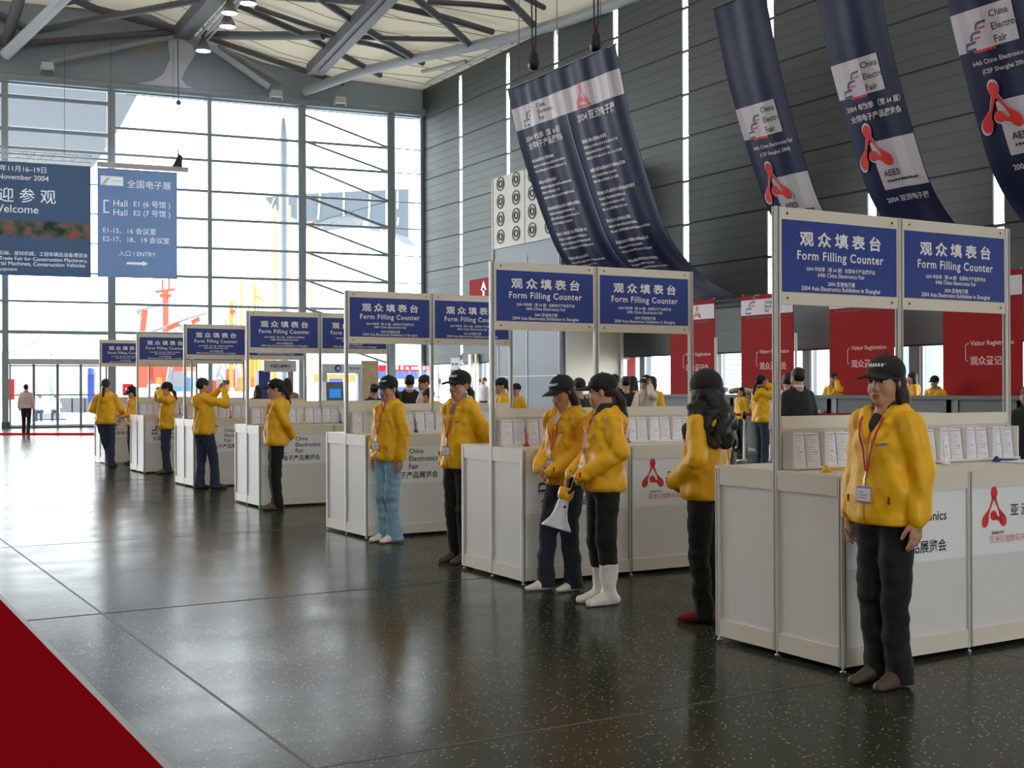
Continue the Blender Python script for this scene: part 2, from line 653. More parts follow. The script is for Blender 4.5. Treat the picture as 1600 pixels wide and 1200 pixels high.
def at_d(px, py, dist):
    """point at a distance measured along the optical axis"""
    d = ray(px, py)
    ax = Vector((math.sin(CAM_YAW), math.cos(CAM_YAW), 0))
    return EYE + d * (dist / d.dot(ax))


# the glass end wall: W0 its right corner, WD towards the left, WN out of the hall
XR = 24.0
W0 = Vector((XR, 48.8, 0))
WD = Vector((-1, .14, 0)).normalized()
WN = Vector((.14, 1, 0)).normalized()


def win(px, py, off=0.0):
    """point on the end wall plane moved off metres into the hall"""
    d = ray(px, py)
    t = ((W0 - WN * off - EYE).dot(WN)) / d.dot(WN)
    return EYE + d * t


def wp(u, z, off=0.0):
    return W0 + WD * u - WN * off + Vector((0, 0, z))


WM = Matrix((( -WD.x, WN.x, 0, W0.x), (-WD.y, WN.y, 0, W0.y), (0, 0, 1, 0), (0, 0, 0, 1)))  # local: x right, y outwards, z up

# ------------------------------------------------------------------ floor, carpet
mb = MB()
mb.add([(-26, -24, 0), (XR + .3, -24, 0), (XR + .3, 48.9, 0), (-26, 56.0, 0)], [(0, 1, 2, 3)], floor_mat())
fl = mb.build('floor')
struct(fl, 'dark grey green polished terrazzo floor with pale chips', 'floor')

joint_dark = M('joint_dark', (44, 46, 44), 0.6)
joint_brass = M('joint_pale', (72, 71, 64), 0.5)
joints = []
mb = MB()
for X in (1.78, 5.9, 10.1, 14.2, 18.3):
    mb.box((X - .008, -10, 0), (X + .008, 50, .0012), joint_brass)
for Y in (4.62, 12.6, 16.7, 20.8, 24.9, 33.0, 41.0):
    mb.box((1.3, Y - .008, 0), (XR, Y + .008, .0012), joint_brass)
mb.box((1.3, 8.55 - .012, 0), (XR, 8.55 + .012, .0014), joint_dark)
struct(mb.build('trim_1'), 'thin straight joints between the terrazzo floor bays', 'floor joint')

carpet_red = M('carpet_red', (144, 12, 24), 1.0, var=0.10, scale=90, bump=0.3, bscale=400, spec=0.0)
carpet_edge = M('carpet_tape', (150, 150, 156), 0.5)
mb = MB()
mb.box((-3.2, -12, 0), (1.262, 40.6, .006), carpet_red)
mb.box((1.262, -12, 0), (1.30, 40.6, .003), carpet_edge)
tag(mb.build('carpet'), 'long red carpet runner along the left aisle of the hall', 'carpet')
a0, a1 = at_z(-60, 676.5), at_z(340, 676.5)
b0, b1 = at_z(-60, 680.5), at_z(340, 680.5)
mb = MB()
mb.poly([(p.x, p.y, .004) for p in (b0, b1, a1, a0)], carpet_red, .003, (0, 0, -1))
tag(mb.build('carpet_strip'), 'narrow red carpet strip across the floor before the glass doors', 'carpet')

# ------------------------------------------------------------------ right wall of dark horizontal cladding with light slits
cl = louvre_mat()
cl_dark = M('cladding_joint', (46, 50, 50), 0.7)
slits = [18.69 - 3.82 * k for k in range(5, 0, -1)] + [18.69, 22.55, 26.35, 30.22, 33.99, 37.77, 41.27, 45.23]
edges = []
WALL_T, WALL_B = 14.62, 2.52
mb = MB()
prev = -4.0
n_w = 0
for i, Y in enumerate(slits + [48.9]):
    gap = .15 if i < len(slits) else 0
    y0, y1 = prev, Y - gap
    z = WALL_B
    while z < WALL_T - .02:
        z1 = min(z + 1.36, WALL_T)
        mb.box((XR, y0, z + .05), (XR + .05, y1, z1), cl)
        mb.box((XR + .03, y0, z), (XR + .05, y1, z + .05), cl_dark)
        # faint ribs of each cladding board
        for q in range(1, 4):
            zz = z + .05 + (z1 - z - .05) * q / 4
            mb.box((XR - .012, y0, zz - .012), (XR, y1, zz + .012), cl)
        z = z1
    prev = Y + gap
mb.box((XR, -4, WALL_T), (XR + .05, 48.9, 15.3), cl)
struct(mb.build('wall_right'), 'dark grey green cladding wall with vertical light slits', 'wall')
mb = MB()
for Y in slits:
    for zz in [WALL_B + 1.36 * k for k in range(1, 9)]:
        mb.box((XR + .01, Y - .15, zz - .04), (XR + .05, Y + .15, zz + .04), steel_dark)
    mb.box((XR + .28, Y - 1.3, 0), (XR + .5, Y - .95, WALL_T), steel_dark)
    mb.box((XR + .08, Y - .5, WALL_B - .06), (XR + .2, Y + .5, WALL_B), steel_dark)
struct(mb.build('trim_2'), 'dark steel posts behind the wall slits', 'wall post')
mb = MB()
for a, b in zip([-4.0] + slits, slits + [48.8]):
    mb.poly([(XR + .16, a, 0), (XR + .16, b, 0), (XR + .16, b, WALL_T), (XR + .16, a, WALL_T)], glass)
struct(mb.build('window_1'), 'glass skin behind the dark cladding, clear below it', 'window')
mb = MB()
for Y in [s_ + d_ for s_ in slits for d_ in (.45, 2.35)]:
    mb.box((XR + .10, Y - .04, 0), (XR + .18, Y + .04, WALL_B), steel_grey)
mb.box((XR + .10, -4, 1.12), (XR + .17, 48.8, 1.17), steel_grey)
struct(mb.build('trim_3'), 'grey mullions of the low window band under the cladding', 'window frame')

# ------------------------------------------------------------------ roof: membrane, end-wall infill


def roof_z(x, y):
    return float(np.interp(x, [-26, 7, 12.5, 14.5, 17, 19, 21, 24.6], [16.7, 16.7, 16.8, 16.0, 15.3, 15.0, 14.9, 14.74]))


mm_ = membrane_mat()
mb = MB()
xs = [-26, -16, -6, 0, 7, 10, 12.5, 14.5, 17, 19, 21, 24.6]
ys = [-24, -10, 5, 20, 32, 40, 46]
g = []
for x in xs:
    row = []
    for y in ys + [W0.y + .14 * (XR - x) + .3]:
        row.append((x, y, roof_z(x, y)))
    g.append(row)
vs = [p for r_ in g for p in r_]
n_ = len(ys) + 1
fs = [(i * n_ + j, (i + 1) * n_ + j, (i + 1) * n_ + j + 1, i * n_ + j + 1) for i in range(len(xs) - 1) for j in range(n_ - 1)]
mb.add(vs, fs, mm_, True)
struct(mb.build('ceiling'), 'cream fabric roof membrane lit by daylight', 'ceiling')

mb = MB()
seam = M('membrane_seam', (120, 108, 84), 0.8)
for k in range(9):
    y0 = 38.2 + k * 1.25
    sl_ = (.14, .3, .02)[k % 3]
    mb.tube([(x, y0 + sl_ * (XR - x) - .5, roof_z(x, 0) - .04) for x in (6, 10, 12.5, 14.5, 17, 19, 21, 24)], .012, seam, 5)
struct(mb.build('trim_4'), 'thin cables along the roof membrane', 'roof cable')

# infill of the end wall between beam and roof, with curved brackets
mb = MB()
z_b = 13.55


def wm(px, py, off=0.0):
    p = win(px, py, off)
    return p


us = [-.1, 1, 3, 5, 7, 8, 9, 9.7, 10.5, 11.2, 12, 14, 17, 22, 50]
mb.poly([wp(u, roof_z(XR - u * .99, 0) + .25) for u in us] + [wp(50, 13.6), wp(-.1, 13.6)], infill_grey, .12, WN)
# light bracket shape around the ridge foot
brk = [(262, 62), (276, 58), (300, 70), (306, 84), (288, 112), (284, 124), (292, 134), (316, 143), (350, 149), (330, 147), (255, 138), (184, 129), (215, 131), (240, 126), (255, 116), (266, 92)]
mb.poly([wm(*p, .06) for p in brk], infill_light, .06, WN)
crm = [(190, 78), (232, 68), (262, 60), (250, 72), (226, 79)]
mb.poly([wm(*p, .04) for p in crm], M('membrane_patch', (196, 176, 136), .8), .03, WN)
struct(mb.build('wall_back'), 'grey infill with a curved bracket above the glass wall', 'wall')

# ------------------------------------------------------------------ end wall: beam, mullions, rails, braces, glass
mb = MB()
mb.tube([wp(-.1, 13.72, .16), wp(21.5, 13.72, .16)], .17, steel_green, 14)
mb.box((-21.6, -.05, 13.5), (.1, .12, 13.95), steel_green, WM)
struct(mb.build('trim_5'), 'round grey head beam over the glass wall', 'beam')
mull = [(17.15, .24), (13.19, .30), (9.31, .17), (5.44, .32), (1.5, .34), (.1, .10)]
k_ = 6
for u, w in mull:
    mb = MB()
    mb.box((-u - w / 2, -.17, 0), (-u + w / 2, .16, 13.6), steel_green, WM)
    mb.box((-u - w / 2 - .02, -.19, 0), (-u + w / 2 + .02, .18, .25), steel_dark, WM)
    struct(mb.build('trim_%d' % k_), 'grey steel mullion of the glass wall', 'mullion')
    k_ += 1
RAILS = [12.07, 11.0, 9.72, 8.55, 7.35, 6.15, 4.95, 3.8]
mb = MB()
for z in RAILS:
    for u0, u1 in ((13.19, 9.31), (9.31, 5.44), (5.44, 1.5)):
        mb.tube([wp(u0, z, .02), wp(u1, z, .02)], .06, steel_green, 8)
        for t in (.33, .66):
            mb.tube([wp(u0 + (u1 - u0) * t, z, .02), wp(u0 + (u1 - u0) * t, z + .16, .02)], .012, steel_grey, 5)
    mb.tube([wp(1.5, z, .02), wp(.1, z, .02)], .025, steel_green, 6)
for z, r_ in ((13.0, .10), (11.73, .10), (11.0, .07), (10.76, .05), (9.72, .03), (8.55, .03), (7.35, .03), (6.15, .04), (4.99, .05), (3.78, .08)):
    mb.tube([wp(13.19, z, .02), wp(20.5, z, .02)], r_, steel_green, 8)
struct(mb.build('trim_%d' % k_), 'horizontal rails of the glass wall', 'rail')
k_ += 1
mb = MB()
for i, z in enumerate([13.2] + RAILS):
    z2 = (RAILS + [2.6])[i]
    mb.tube([wp(5.3, z, .10), wp(1.6, z2, .10)], .07 if z in (9.72, 4.95) else .05, steel_green, 8)
mb.tube([wp(5.3, 8.5, .12), wp(1.6, 9.72, .12)], .02, steel_green, 6)
struct(mb.build('trim_%d' % k_), 'diagonal rods bracing the glass bay', 'brace')
k_ += 1
mb = MB()
mb.poly([wp(0, 0, .0), wp(21.5, 0, .0), wp(21.5, 13.6, .0), wp(0, 13.6, .0)], glass)
struct(mb.build('window_2'), 'tall glass wall at the far end of the hall', 'window')
# round masts standing outside the glass
mb = MB()
mb.tube([wp(6.02, 0, -.9), wp(6.02, 12.3, -.9), wp(6.02, 13.2, -.9)], [.2, .2, .08], infill_light, 14)
struct(mb.build('trim_%d' % k_), 'pale round mast just outside the glass', 'mast')
k_ += 1
# sliding doors under the left bay
mb = MB()
mb.box((-17.05, -.14, 2.5), (-13.3, .10, 2.72), kiosk_white, WM)
mb.box((-17.05, -.10, 0), (-13.3, .08, .07), steel_dark, WM)
struct(mb.build('trim_%d' % k_), 'white header and threshold of the sliding doors', 'door frame')
k_ += 1
for i, (u0, u1) in enumerate(((16.98, 16.13), (16.10, 15.25), (15.22, 14.38), (14.35, 13.4))):
    mb = MB()
    for u in (u0, u1):
        mb.box((-u - .035, -.03, .05), (-u + .035, .03, 2.5), steel_grey, WM)
    for z in (.1, 1.3, 2.45):
        mb.box((-u0, -.02, z - .025), (-u1, .02, z + .025), steel_grey, WM)
    d_ = struct(mb.build('door_%d' % (i + 1)), 'glass sliding door leaf at the far end', 'door')
# overhanging soffit outside
mb = MB()
sof = [win(-70, 100, -.2), win(670, 190, -.2)]
pts = [(-60, 112), (672, 184), (672, 195), (430, 178), (322, 165), (207, 158)]
zS = 13.9


def out_pt(px, py, extra):
    p = win(px, py, -extra)
    return p


mb.poly([wp(-.2, 13.5, -.25), wp(12.6, 13.5, -.25), wp(12.6, 14.1, -2.6), wp(-.2, 14.0, -2.6)], soffit_grey, .1, (0, 0, 1))
ext = [at_z(x, y, 20.0) for x, y in ((214, 150), (190, 195), (145, 262), (60, 262), (-90, 262), (-90, 100), (200, 128))]
mb.poly(ext, soffit_grey, .3, (0, 0, 1))
struct(mb.build('roof_overhang'), 'pale grey roof overhang seen outside through the glass', 'roof overhang')
mb = MB()
mb.beam(at_d(10, 195, 58), at_d(164, 208, 60), .08, .08, steel_dark)
mb.beam(at_d(164, 208, 60), at_d(168, 236, 60), .06, .06, steel_dark)
mb.beam(at_d(10, 224, 58), at_d(168, 236, 60), .08, .08, steel_dark)
struct(mb.build('trim_%d' % k_), 'dark frame of a vent flap outside the glass', 'vent frame')
k_ += 1

# other sides of the hall, out of the picture
hall_paint = M('hall_paint', (150, 152, 148), .8)
mb = MB()
mb.box((-26.2, -24, 0), (-26, 56, 17.2), hall_paint)
struct(mb.build('wall_left'), 'plain painted side wall', 'wall')
mb = MB()
mb.box((-26, -24.2, 0), (XR + .3, -24, 3.0), hall_paint)
mb.box((-26, -24.2, 9.5), (XR + .3, -24, 17), hall_paint)
mb.box((-26, -24.2, 3.0), (-9, -24, 9.5), hall_paint)
mb.box((8, -24.2, 3.0), (24.3, -24, 9.5), hall_paint)
for q_ in range(-8, 8, 4):
    mb.box((q_ - .1, -24.2, 3.0), (q_ + .1, -24, 9.5), hall_paint)
mb.box((XR, -24, 0), (XR + .2, -4, 17), hall_paint)
struct(mb.build('wall_front'), 'painted wall with a window band behind the camera', 'wall')

# ------------------------------------------------------------------ roof steel


def at_roof(px, py, below=.3):
    """point a little under the membrane, or close before the end wall where that comes first"""
    d_ = ray(px, py)
    q = None
    for i in range(900):
        q = EYE + d_ * (36 + i * .03)
        if q.z > roof_z(q.x, q.y) - below or (q - W0).dot(WN) > -.35:
            break
    return q


tubes = [   # pixel start, height or distance, pixel end, ..., radius, material
    ([(476, 143, 51.2), (560, 113, 49.5), (640, 93, 47.6), (700, 81, 46.0), (800, 58, 43.6), (900, 28, 41.5), (1000, -8, 39.6)], .20, steel_grey, 'long pale round roof tube running to the right wall'),
    ([(112, -14, 47.5), (8, 86, 51.5)], .22, infill_light, 'thick pale round roof tube at the upper left'),
    ([(-20, 14, 48), (54, 52, 50)], .16, steel_dark, 'short dark roof tube at the upper left corner'),
    ([(33, -12, 48), (10, 66, 51)], .22, steel_dark, 'upright dark roof strut at the upper left corner'),
    ([(58, 48, 50), (330, -4, 48)], .13, steel_dark, 'long slender roof tube rising right at the upper left'),
    ([(40, 68, 51), (284, 48, 50.5)], .13, steel_dark, 'flat roof tube ending at the ridge foot'),
    ([(78, 97, 51.5), (276, 56, 50.8)], .12, steel_grey, 'low roof tube rising to the ridge foot'),
    ([(96, -10, 48.5), (150, 14, 49), (284, 48, 51)], .15, steel_dark, 'dark roof tube falling right to the ridge foot'),
    ([(84, 8, 48.5), (180, -14, 48)], .13, steel_dark, 'short dark tube at the top left of the roof'),
    ([(-20, 62, 51), (40, 68, 51.5)], .2, steel_dark, 'dark roof stub over the left mullion'),
    ([(322, 54, 51), (400, 56, 50), (505, 55, 49)], .17, steel_dark, 'level dark roof tube right of the lamps'),
    ([(505, 55, 49), (600, 60, 48), (730, 62, 46.5)], .10, steel_dark, 'slender level roof tube toward the corner'),
    ([(362, 4, 47.5), (470, 52, 48), (594, 118, 49.5)], .13, steel_dark, 'long roof tube crossing down to the right'),
    ([(398, 12, 48), (470, 36, 48.5), (530, 56, 49)], .10, steel_dark, 'short roof tube right of the upper lamp'),
    ([(322, 58, 51), (420, 92, 51), (536, 130, 50.8)], .12, steel_dark, 'roof tube falling from the ridge foot to the corner tube'),
    ([(318, 64, 51.2), (420, 136, 51.2)], .14, infill_light, 'pale brace falling from the ridge foot to the head beam'),
    ([(340, 72, 51.3), (440, 128, 51.4)], .12, steel_grey, 'grey brace beside the pale brace'),
    ([(482, -14, 46.5), (570, 45, 47.5), (660, 98, 48)], .14, steel_dark, 'long roof tube falling to the corner tube'),
    ([(640, -10, 44.5), (700, 38, 45.3), (738, 74, 46)], .14, steel_dark, 'roof tube falling to the middle of the corner tube'),
    ([(786, -8, 42.6), (832, 38, 43.4)], .14, steel_dark, 'roof tube falling to the right of the corner tube'),
    ([(668, 3, 44), (740, 7, 43.6), (806, 14, 43)], .10, steel_dark, 'level slender roof tube at the top'),
    ([(600, 6, 46), (690, 26, 45.5), (770, 50, 45)], .12, steel_dark, 'dark roof tube sloping right under the membrane'),
    ([(530, 58, 48.2), (600, 74, 48), (632, 88, 48)], .10, steel_dark, 'short dark tube behind the crossing roof tubes'),
    ([(660, 112, 48.2), (728, 96, 47.2)], .09, steel_grey, 'thin grey tube at the wall corner'),
    ([(668, 130, 48.2), (728, 100, 47.0), (800, 66, 44.2)], .08, steel_grey, 'grey edge tube along the top of the right wall'),
    ([(812, -8, 42), (850, 12, 42)], .10, steel_dark, 'dark roof stub at the top of the right wall'),
    ([(430, -4, 46.5), (560, 4, 46), (610, 2, 46)], .10, steel_dark, 'level dark tube along the top of the picture'),
]
steel_fn = []
for pts, r_, mt, lab in tubes:
    mb = MB()
    P3 = [at_roof(p[0], p[1], r_ + .10) for p in pts]
    mb.tube(P3, r_, mt, 14)
    for p in (P3[0], P3[-1]):
        pass
    struct(mb.build('trim_%d' % k_), lab, 'roof tube')
    k_ += 1
# ridge duct and gutter girder
mb = MB()
mb.beam(at_roof(284, 52, .4), at_roof(356, -30, .4), .62, .5, steel_dark)
for dx in (16, 26, 34):
    mb.tube([at_roof(290 + dx, 62, .5), at_roof(362 + dx, -20, .5)], .06, steel_grey, 8)
struct(mb.build('trim_%d' % k_), 'wide dark ridge duct with pipes beside the lamps', 'roof duct')
k_ += 1
mb = MB()
mb.beam(at_roof(492, 110, .3), at_roof(612, -16, .3), .72, .4, steel_dark)
for dx in (-7, 7):
    mb.beam(at_roof(492 + dx, 111, .52), at_roof(612 + dx, -14, .52), .1, .1, steel_dark)
struct(mb.build('trim_%d' % k_), 'wide grey gutter girder crossing the roof', 'roof girder')
k_ += 1

# ------------------------------------------------------------------ lamps
lamp_px = [(388, 6, 46.5, 'pale glowing bell lamp under the roof, topmost of the four'),
           (358.6, 21, 46.8, 'pale glowing bell lamp under the roof, second from the top'),
           (355.6, 42, 48.0, 'pale glowing bell lamp under the roof, third from the top'),
           (317.6, 80, 49.5, 'pale glowing bell lamp under the roof, lowest and nearest the glass wall')]
for px, py, dd, lab in lamp_px:
    p = at_roof(px, py, 1.15)
    t = empty('bay_lamp', lab, 'ceiling lamp', p, 0, 'bell lamps under the roof')
    mb = MB()
    mb.lathe([(.02, .62), (.10, .62), (.12, .42), (.16, .36), (.26, .16), (.31, 0.0), (.29, 0.0), (.24, .14), (.12, .32)], lamp_shell, 24)
    mb.build('lamp_shade', t)
    mb = MB()
    mb.lathe([(.0, -.02), (.2, -.005), (.285, .01)], lamp_glow, 24)
    mb.build('bulb', t)
    mb = MB()
    mb.tube([(0, 0, .62), (0, 0, max(.9, roof_z(p.x, p.y) - .02 - p.z))], .02, steel_dark, 6)
    mb.build('rod', t)
# small white floodlights on the infill, hanging cable
for px, py, lab in ((74, 104, 'small white floodlight above the left mullion'), (432, 147, 'small white floodlight above the head beam by the pale mast'), (532, 157, 'small white floodlight above the braced bay')):
    c = win(px, py, .46)
    t = empty('floodlight', lab, 'floodlight', c, math.atan2(-WD.y, -WD.x), 'floodlights on the end wall')
    mb = MB()
    mb.box((-.22, -.1, -.12), (.22, .12, .16), kiosk_white)
    mb.build('housing', t)
    mb = MB()
    for x_ in (-.26, .23):
        mb = MB()
        mb.box((x_, -.02, -.2), (x_ + .03, .3, .06), infill_light)
        mb.build('bracket', t)
t = empty('hanging_cable', 'thin cable with a small ball hanging before the glass wall', 'cable', win(279, 160, 1.2))
mb = MB()
L_ = win(277, 62, 1.2).z - win(279, 160, 1.2).z
mb.tube([(0, 0, .1), (-.03, 0, L_)], .022, steel_dark, 6)
mb.build('cable', t)
mb = MB()
mb.lathe([(0, -.12), (.09, -.08), (.11, 0), (.06, .09), (0, .12)], steel_dark, 12)
mb.build('ball', t)
# ------------------------------------------------------------------ form filling booths
BD, BW = .4975, 1.0     # post spacing in depth and along the front


def post_mb(mb, x, y, z0, z1):
    prof = []
    base = [(.02, -.0135), (.02, -.0045), (.0125, -.0045), (.0125, .0045), (.02, .0045), (.02, .0135)]
    for k in range(4):
        a = k * PI / 2
        for px, py in base:
            prof.append((px * math.cos(a) - py * math.sin(a), px * math.sin(a) + py * math.cos(a)))
    n = len(prof)
    vs = [(x + px, y + py, z) for z in (z0, z1) for px, py in prof]
    for i in range(n):
        j = (i + 1) % n
        mb.add([vs[i], vs[j], vs[n + j], vs[n + i]], [(0, 1, 2, 3)], groove if i % 6 == 2 else post_alu)
    mb.add(vs[n:], [tuple(range(n))], post_alu)
    mb.add(vs[:n], [tuple(range(n - 1, -1, -1))], post_alu)


def panel_mb(mb, p0, p1, z0, z1, nrm, h_top=.095, h_bot=.10):
    """white infill board between two posts with raised cream rails top and bottom"""
    p0, p1 = Vector(p0), Vector(p1)
    d = (p1 - p0).normalized()
    a, b = p0 + d * .021, p1 - d * .021
    n = Vector(nrm)
    L = (b - a).length
    m4 = Matrix(((d.x, n.x, 0, a.x), (d.y, n.y, 0, a.y), (0, 0, 1, 0), (0, 0, 0, 1)))
    mb.box((0, -.006, z0 + h_bot - .01), (L, .004, z1 - h_top + .01), white_panel, m4)
    mb.box((0, -.016, z1 - h_top), (L, .016, z1), cream_rail, m4)
    mb.box((0, -.016, z0), (L, .016, z0 + h_bot), cream_rail, m4)


HC, HS, ZB = 1.037, 2.543, .03


def build_booth():
    root = empty('form_filling_booth', '', 'exhibition booth')
    # posts with their feet
    posts = [(0, 0, HC), (1, 0, HC), (2, 0, HC), (0, BD, HS), (1, BD, HS), (2, BD, HS), (0, 2 * BD, HC), (1, 2 * BD, HC), (2, 2 * BD, HC)]
    for x, y, h in posts:
        mb = MB()
        post_mb(mb, x, y, ZB, h)
        p = mb.build('post', root)
        mb = MB()
        mb.lathe([(.0, 0), (.016, 0), (.016, .008), (.006, .012), (.006, ZB + .004)], chrome, 10, Matrix.Translation((x, y, 0)))
        mb.build('levelling_foot', p)
    for y0, y1 in ((0, BD), (BD, 2 * BD)):
        for x, nx in ((0, -1), (2, 1)):
            mb = MB()
            panel_mb(mb, (x, y0, 0), (x, y1, 0), ZB, HC - .006, (nx, 0, 0))
            mb.build('side_panel', root)
    for x0 in (0, 1):
        mb = MB()
        panel_mb(mb, (x0, 2 * BD, 0), (x0 + 1, 2 * BD, 0), ZB, HC - .006, (0, 1, 0))
        mb.build('rear_panel', root)
        mb = MB()
        panel_mb(mb, (x0, 0, 0), (x0 + 1, 0, 0), ZB, HC - .006, (0, -1, 0))

        def f0(x, y, x0=x0):
            return (x0 + x, -.0045, y)

        def f1(x, y, x0=x0):
            return (x0 + x, -.0062, y)
        put_quad(mb, poster_white, .025, .545, .975, .935, f0)
        if x0 == 0:
            logo_stairs(mb, .13, .715, .26, f1, ink_blue, ink_red)
            for k in range(9):
                put_quad(mb, ink_pink, .13 + .027 * k, .688, .147 + .027 * k, .702, f1)
            for txt, z, w in (('China', .872, .165), ('Electronics', .795, .335), ('Fair', .715, .112)):
                put_text(mb, txt, ink, .475, z, h=None, w=w, fn=f1, bold=.01, align='l')
            put_text(mb, '全国电子产品展览会', ink, .48, .625, w=.66, fn=f1, bold=.014)
        else:
            logo_tri(mb, .22, .815, .235, f1, ink_red)
            put_text(mb, '亚 洲 电 子 展', ink, .60, .79, w=.47, fn=f1, bold=.014)
            put_text(mb, '亚洲电子展', ink, .25, .665, w=.11, fn=f1, bold=.01)
            put_text(mb, '亚洲引领数码天下', ink_pink, .36, .628, w=.37, fn=f1, bold=.012)
        tag(mb.build('front_panel', root), 'white front panel printed with the ' + ('stepped fair mark and black lettering' if x0 == 0 else 'red three lobed mark and black lettering'))
    # worktops before and behind the sign wall
    for y0, y1 in ((-.018, BD - .012), (BD + .012, 2 * BD + .018)):
        mb = MB()
        mb.box((-.018, y0, HC - .006), (2.018, y1, HC + .012), cream_rail)
        mb.build('worktop', root)
    # back board and leaflet rack over the worktop
    for x0 in (0, 1):
        mb = MB()
        mb.box((x0 + .021, BD - .008, HC + .012), (x0 + .979, BD + .008, 1.353), cream_rail)
        mb.box((x0 + .021, BD - .02, 1.28), (x0 + .979, BD + .02, 1.353), cream_rail)
        mb.build('back_board', root)
    mb = MB()
    mb.box((.03, .375, HC + .012), (1.97, BD - .02, HC + .022), white_panel)
    mb.box((.03, .375, HC + .012), (1.97, .383, HC + .034), white_panel)
    for k in range(9):
        x = .03 + k * (1.94 / 8)
        mb.box((x - .006, .39, HC + .022), (x + .006, BD - .021, 1.265), white_panel)
    mb.build('leaflet_rack', root)
    # fascia boards with the printed signs
    for x0 in (0, 1):
        mb = MB()
        mb.box((x0 + .021, BD - .010, 1.99), (x0 + .979, BD + .010, HS), cream_rail)

        def fs(x, y, x0=x0):
            return (x0 + x, BD - .0145, y)
        mb.box((x0 + .035, BD - .013, 2.062), (x0 + .965, BD - .009, 2.474), sign_blue)
        for sx in (.075, .925):
            for z in (2.508, 2.026):
                put_disc(mb, screw, sx, z, .007, .009, fs, 8)
        put_text(mb, '观 众 填 表 台', sign_white, .5, 2.372, w=.66, h=.088, fn=fs, bold=.028)
        put_text(mb, 'Form Filling Counter', sign_white, .5, 2.268, w=.70, fn=fs, bold=.02, spacing=1.12)
        put_text(mb, '2004 年秋季（第 64 届）全国电子产品展览会', sign_white, .5, 2.200, w=.56, fn=fs, bold=.012)
        put_text(mb, '64th China Electronics Fair', sign_white, .5, 2.168, w=.38, fn=fs, bold=.014)
        put_text(mb, '2004 亚洲电子展', sign_white, .5, 2.118, w=.22, fn=fs, bold=.014)
        put_text(mb, '2004 Asia Electronics Exhibition in Shanghai', sign_white, .5, 2.084, w=.64, fn=fs, bold=.014)
        mb.build('sign_board', root)
    return root


BOOTHS = [(4.7923, 4.7181, .0075), (4.828, 8.0843, -.0183), (4.953, 11.3758, .0115), (5.0801, 15.0402, -.0111),
          (5.2626, 18.6684, .0112), (5.3851, 22.2989, .0019), (5.4079, 25.6001, -.0027)]
ORD = ['first', 'second', 'third', 'fourth', 'fifth', 'sixth', 'seventh', 'eighth', 'ninth', 'tenth', 'eleventh', 'twelfth',
       'thirteenth', 'fourteenth', 'fifteenth', 'sixteenth']
WHO = ['nearest booth', 'second booth', 'third booth', 'fourth booth', 'fifth booth', 'sixth booth', 'farthest booth']
proto = build_booth()
booth_roots = []
for i, (x, y, r_) in enumerate(BOOTHS):
    b = proto if i == 0 else copy_tree(proto)
    b.location = (x, y, 0)
    b.rotation_euler.z = r_
    tag(b, 'white counter booth with blue signs, ' + (['nearest of the row', 'second of the row from the camera', 'third of the row, behind the pale jeans',
        'fourth of the row from the camera', 'fifth of the row from the camera', 'sixth of the row from the camera', 'farthest of the row, by the glass doors'][i]),
        'exhibition booth', 'form filling booths in a row')
    booth_roots.append(b)


def booth_pt(i, u, v, z):
    x, y, r_ = BOOTHS[i]
    return Vector((x + u * math.cos(r_) - v * math.sin(r_), y + u * math.sin(r_) + v * math.cos(r_), z))


# printed leaflets in the racks: two in each bay
def leaflet_mesh(kind):
    mb = MB()
    mb.box((-.0525, -.012, 0), (.0525, .012, .197), paper)
    fn = lambda x, y: (x, -.0128, y)   # noqa: E731
    rg = random.Random(kind)
    put_quad(mb, ink_grey, -.046, .180, .046, .184, fn)
    for k in range(11):
        z = .165 - k * .0135
        put_quad(mb, ink_blue if kind and k % 2 else ink_grey, -.046, z, -.036, z + .004, fn)
        put_quad(mb, ink_grey, -.030, z + .001, -.030 + rg.uniform(.02, .07), z + .0028, fn)
    put_quad(mb, ink, .012, .085, .03, .089, fn)
    return mb


lproto = [leaflet_mesh(k).build('leaflet') for k in (0, 1)]
first = [True, True]
for i in range(7):
    for k in range(16):
        bay, q = divmod(k, 2)
        u = .03 + bay * .2425 + .064 + q * .114
        kd = (k * 7 + i) % 2
        o = lproto[kd] if first[kd] else lproto[kd].copy()
        if not first[kd]:
            COL.objects.link(o)
        first[kd] = False
        o.location = booth_pt(i, u, .425, HC + .0255)
        o.rotation_euler = (-.12, 0, BOOTHS[i][2] + .02 * math.sin(k * 3.1))
        tag(o, 'white leaflet, ' + ORD[k] + ' from the left in the rack of the ' + WHO[i], 'leaflet', 'leaflets in the rack of the ' + WHO[i])


# pens on little stands
def view_x(p):
    q = Vector(p) - EYE
    return 800 + CAM_F * (q.x * math.cos(CAM_YAW) - q.y * math.sin(CAM_YAW)) / (q.x * math.sin(CAM_YAW) + q.y * math.cos(CAM_YAW))


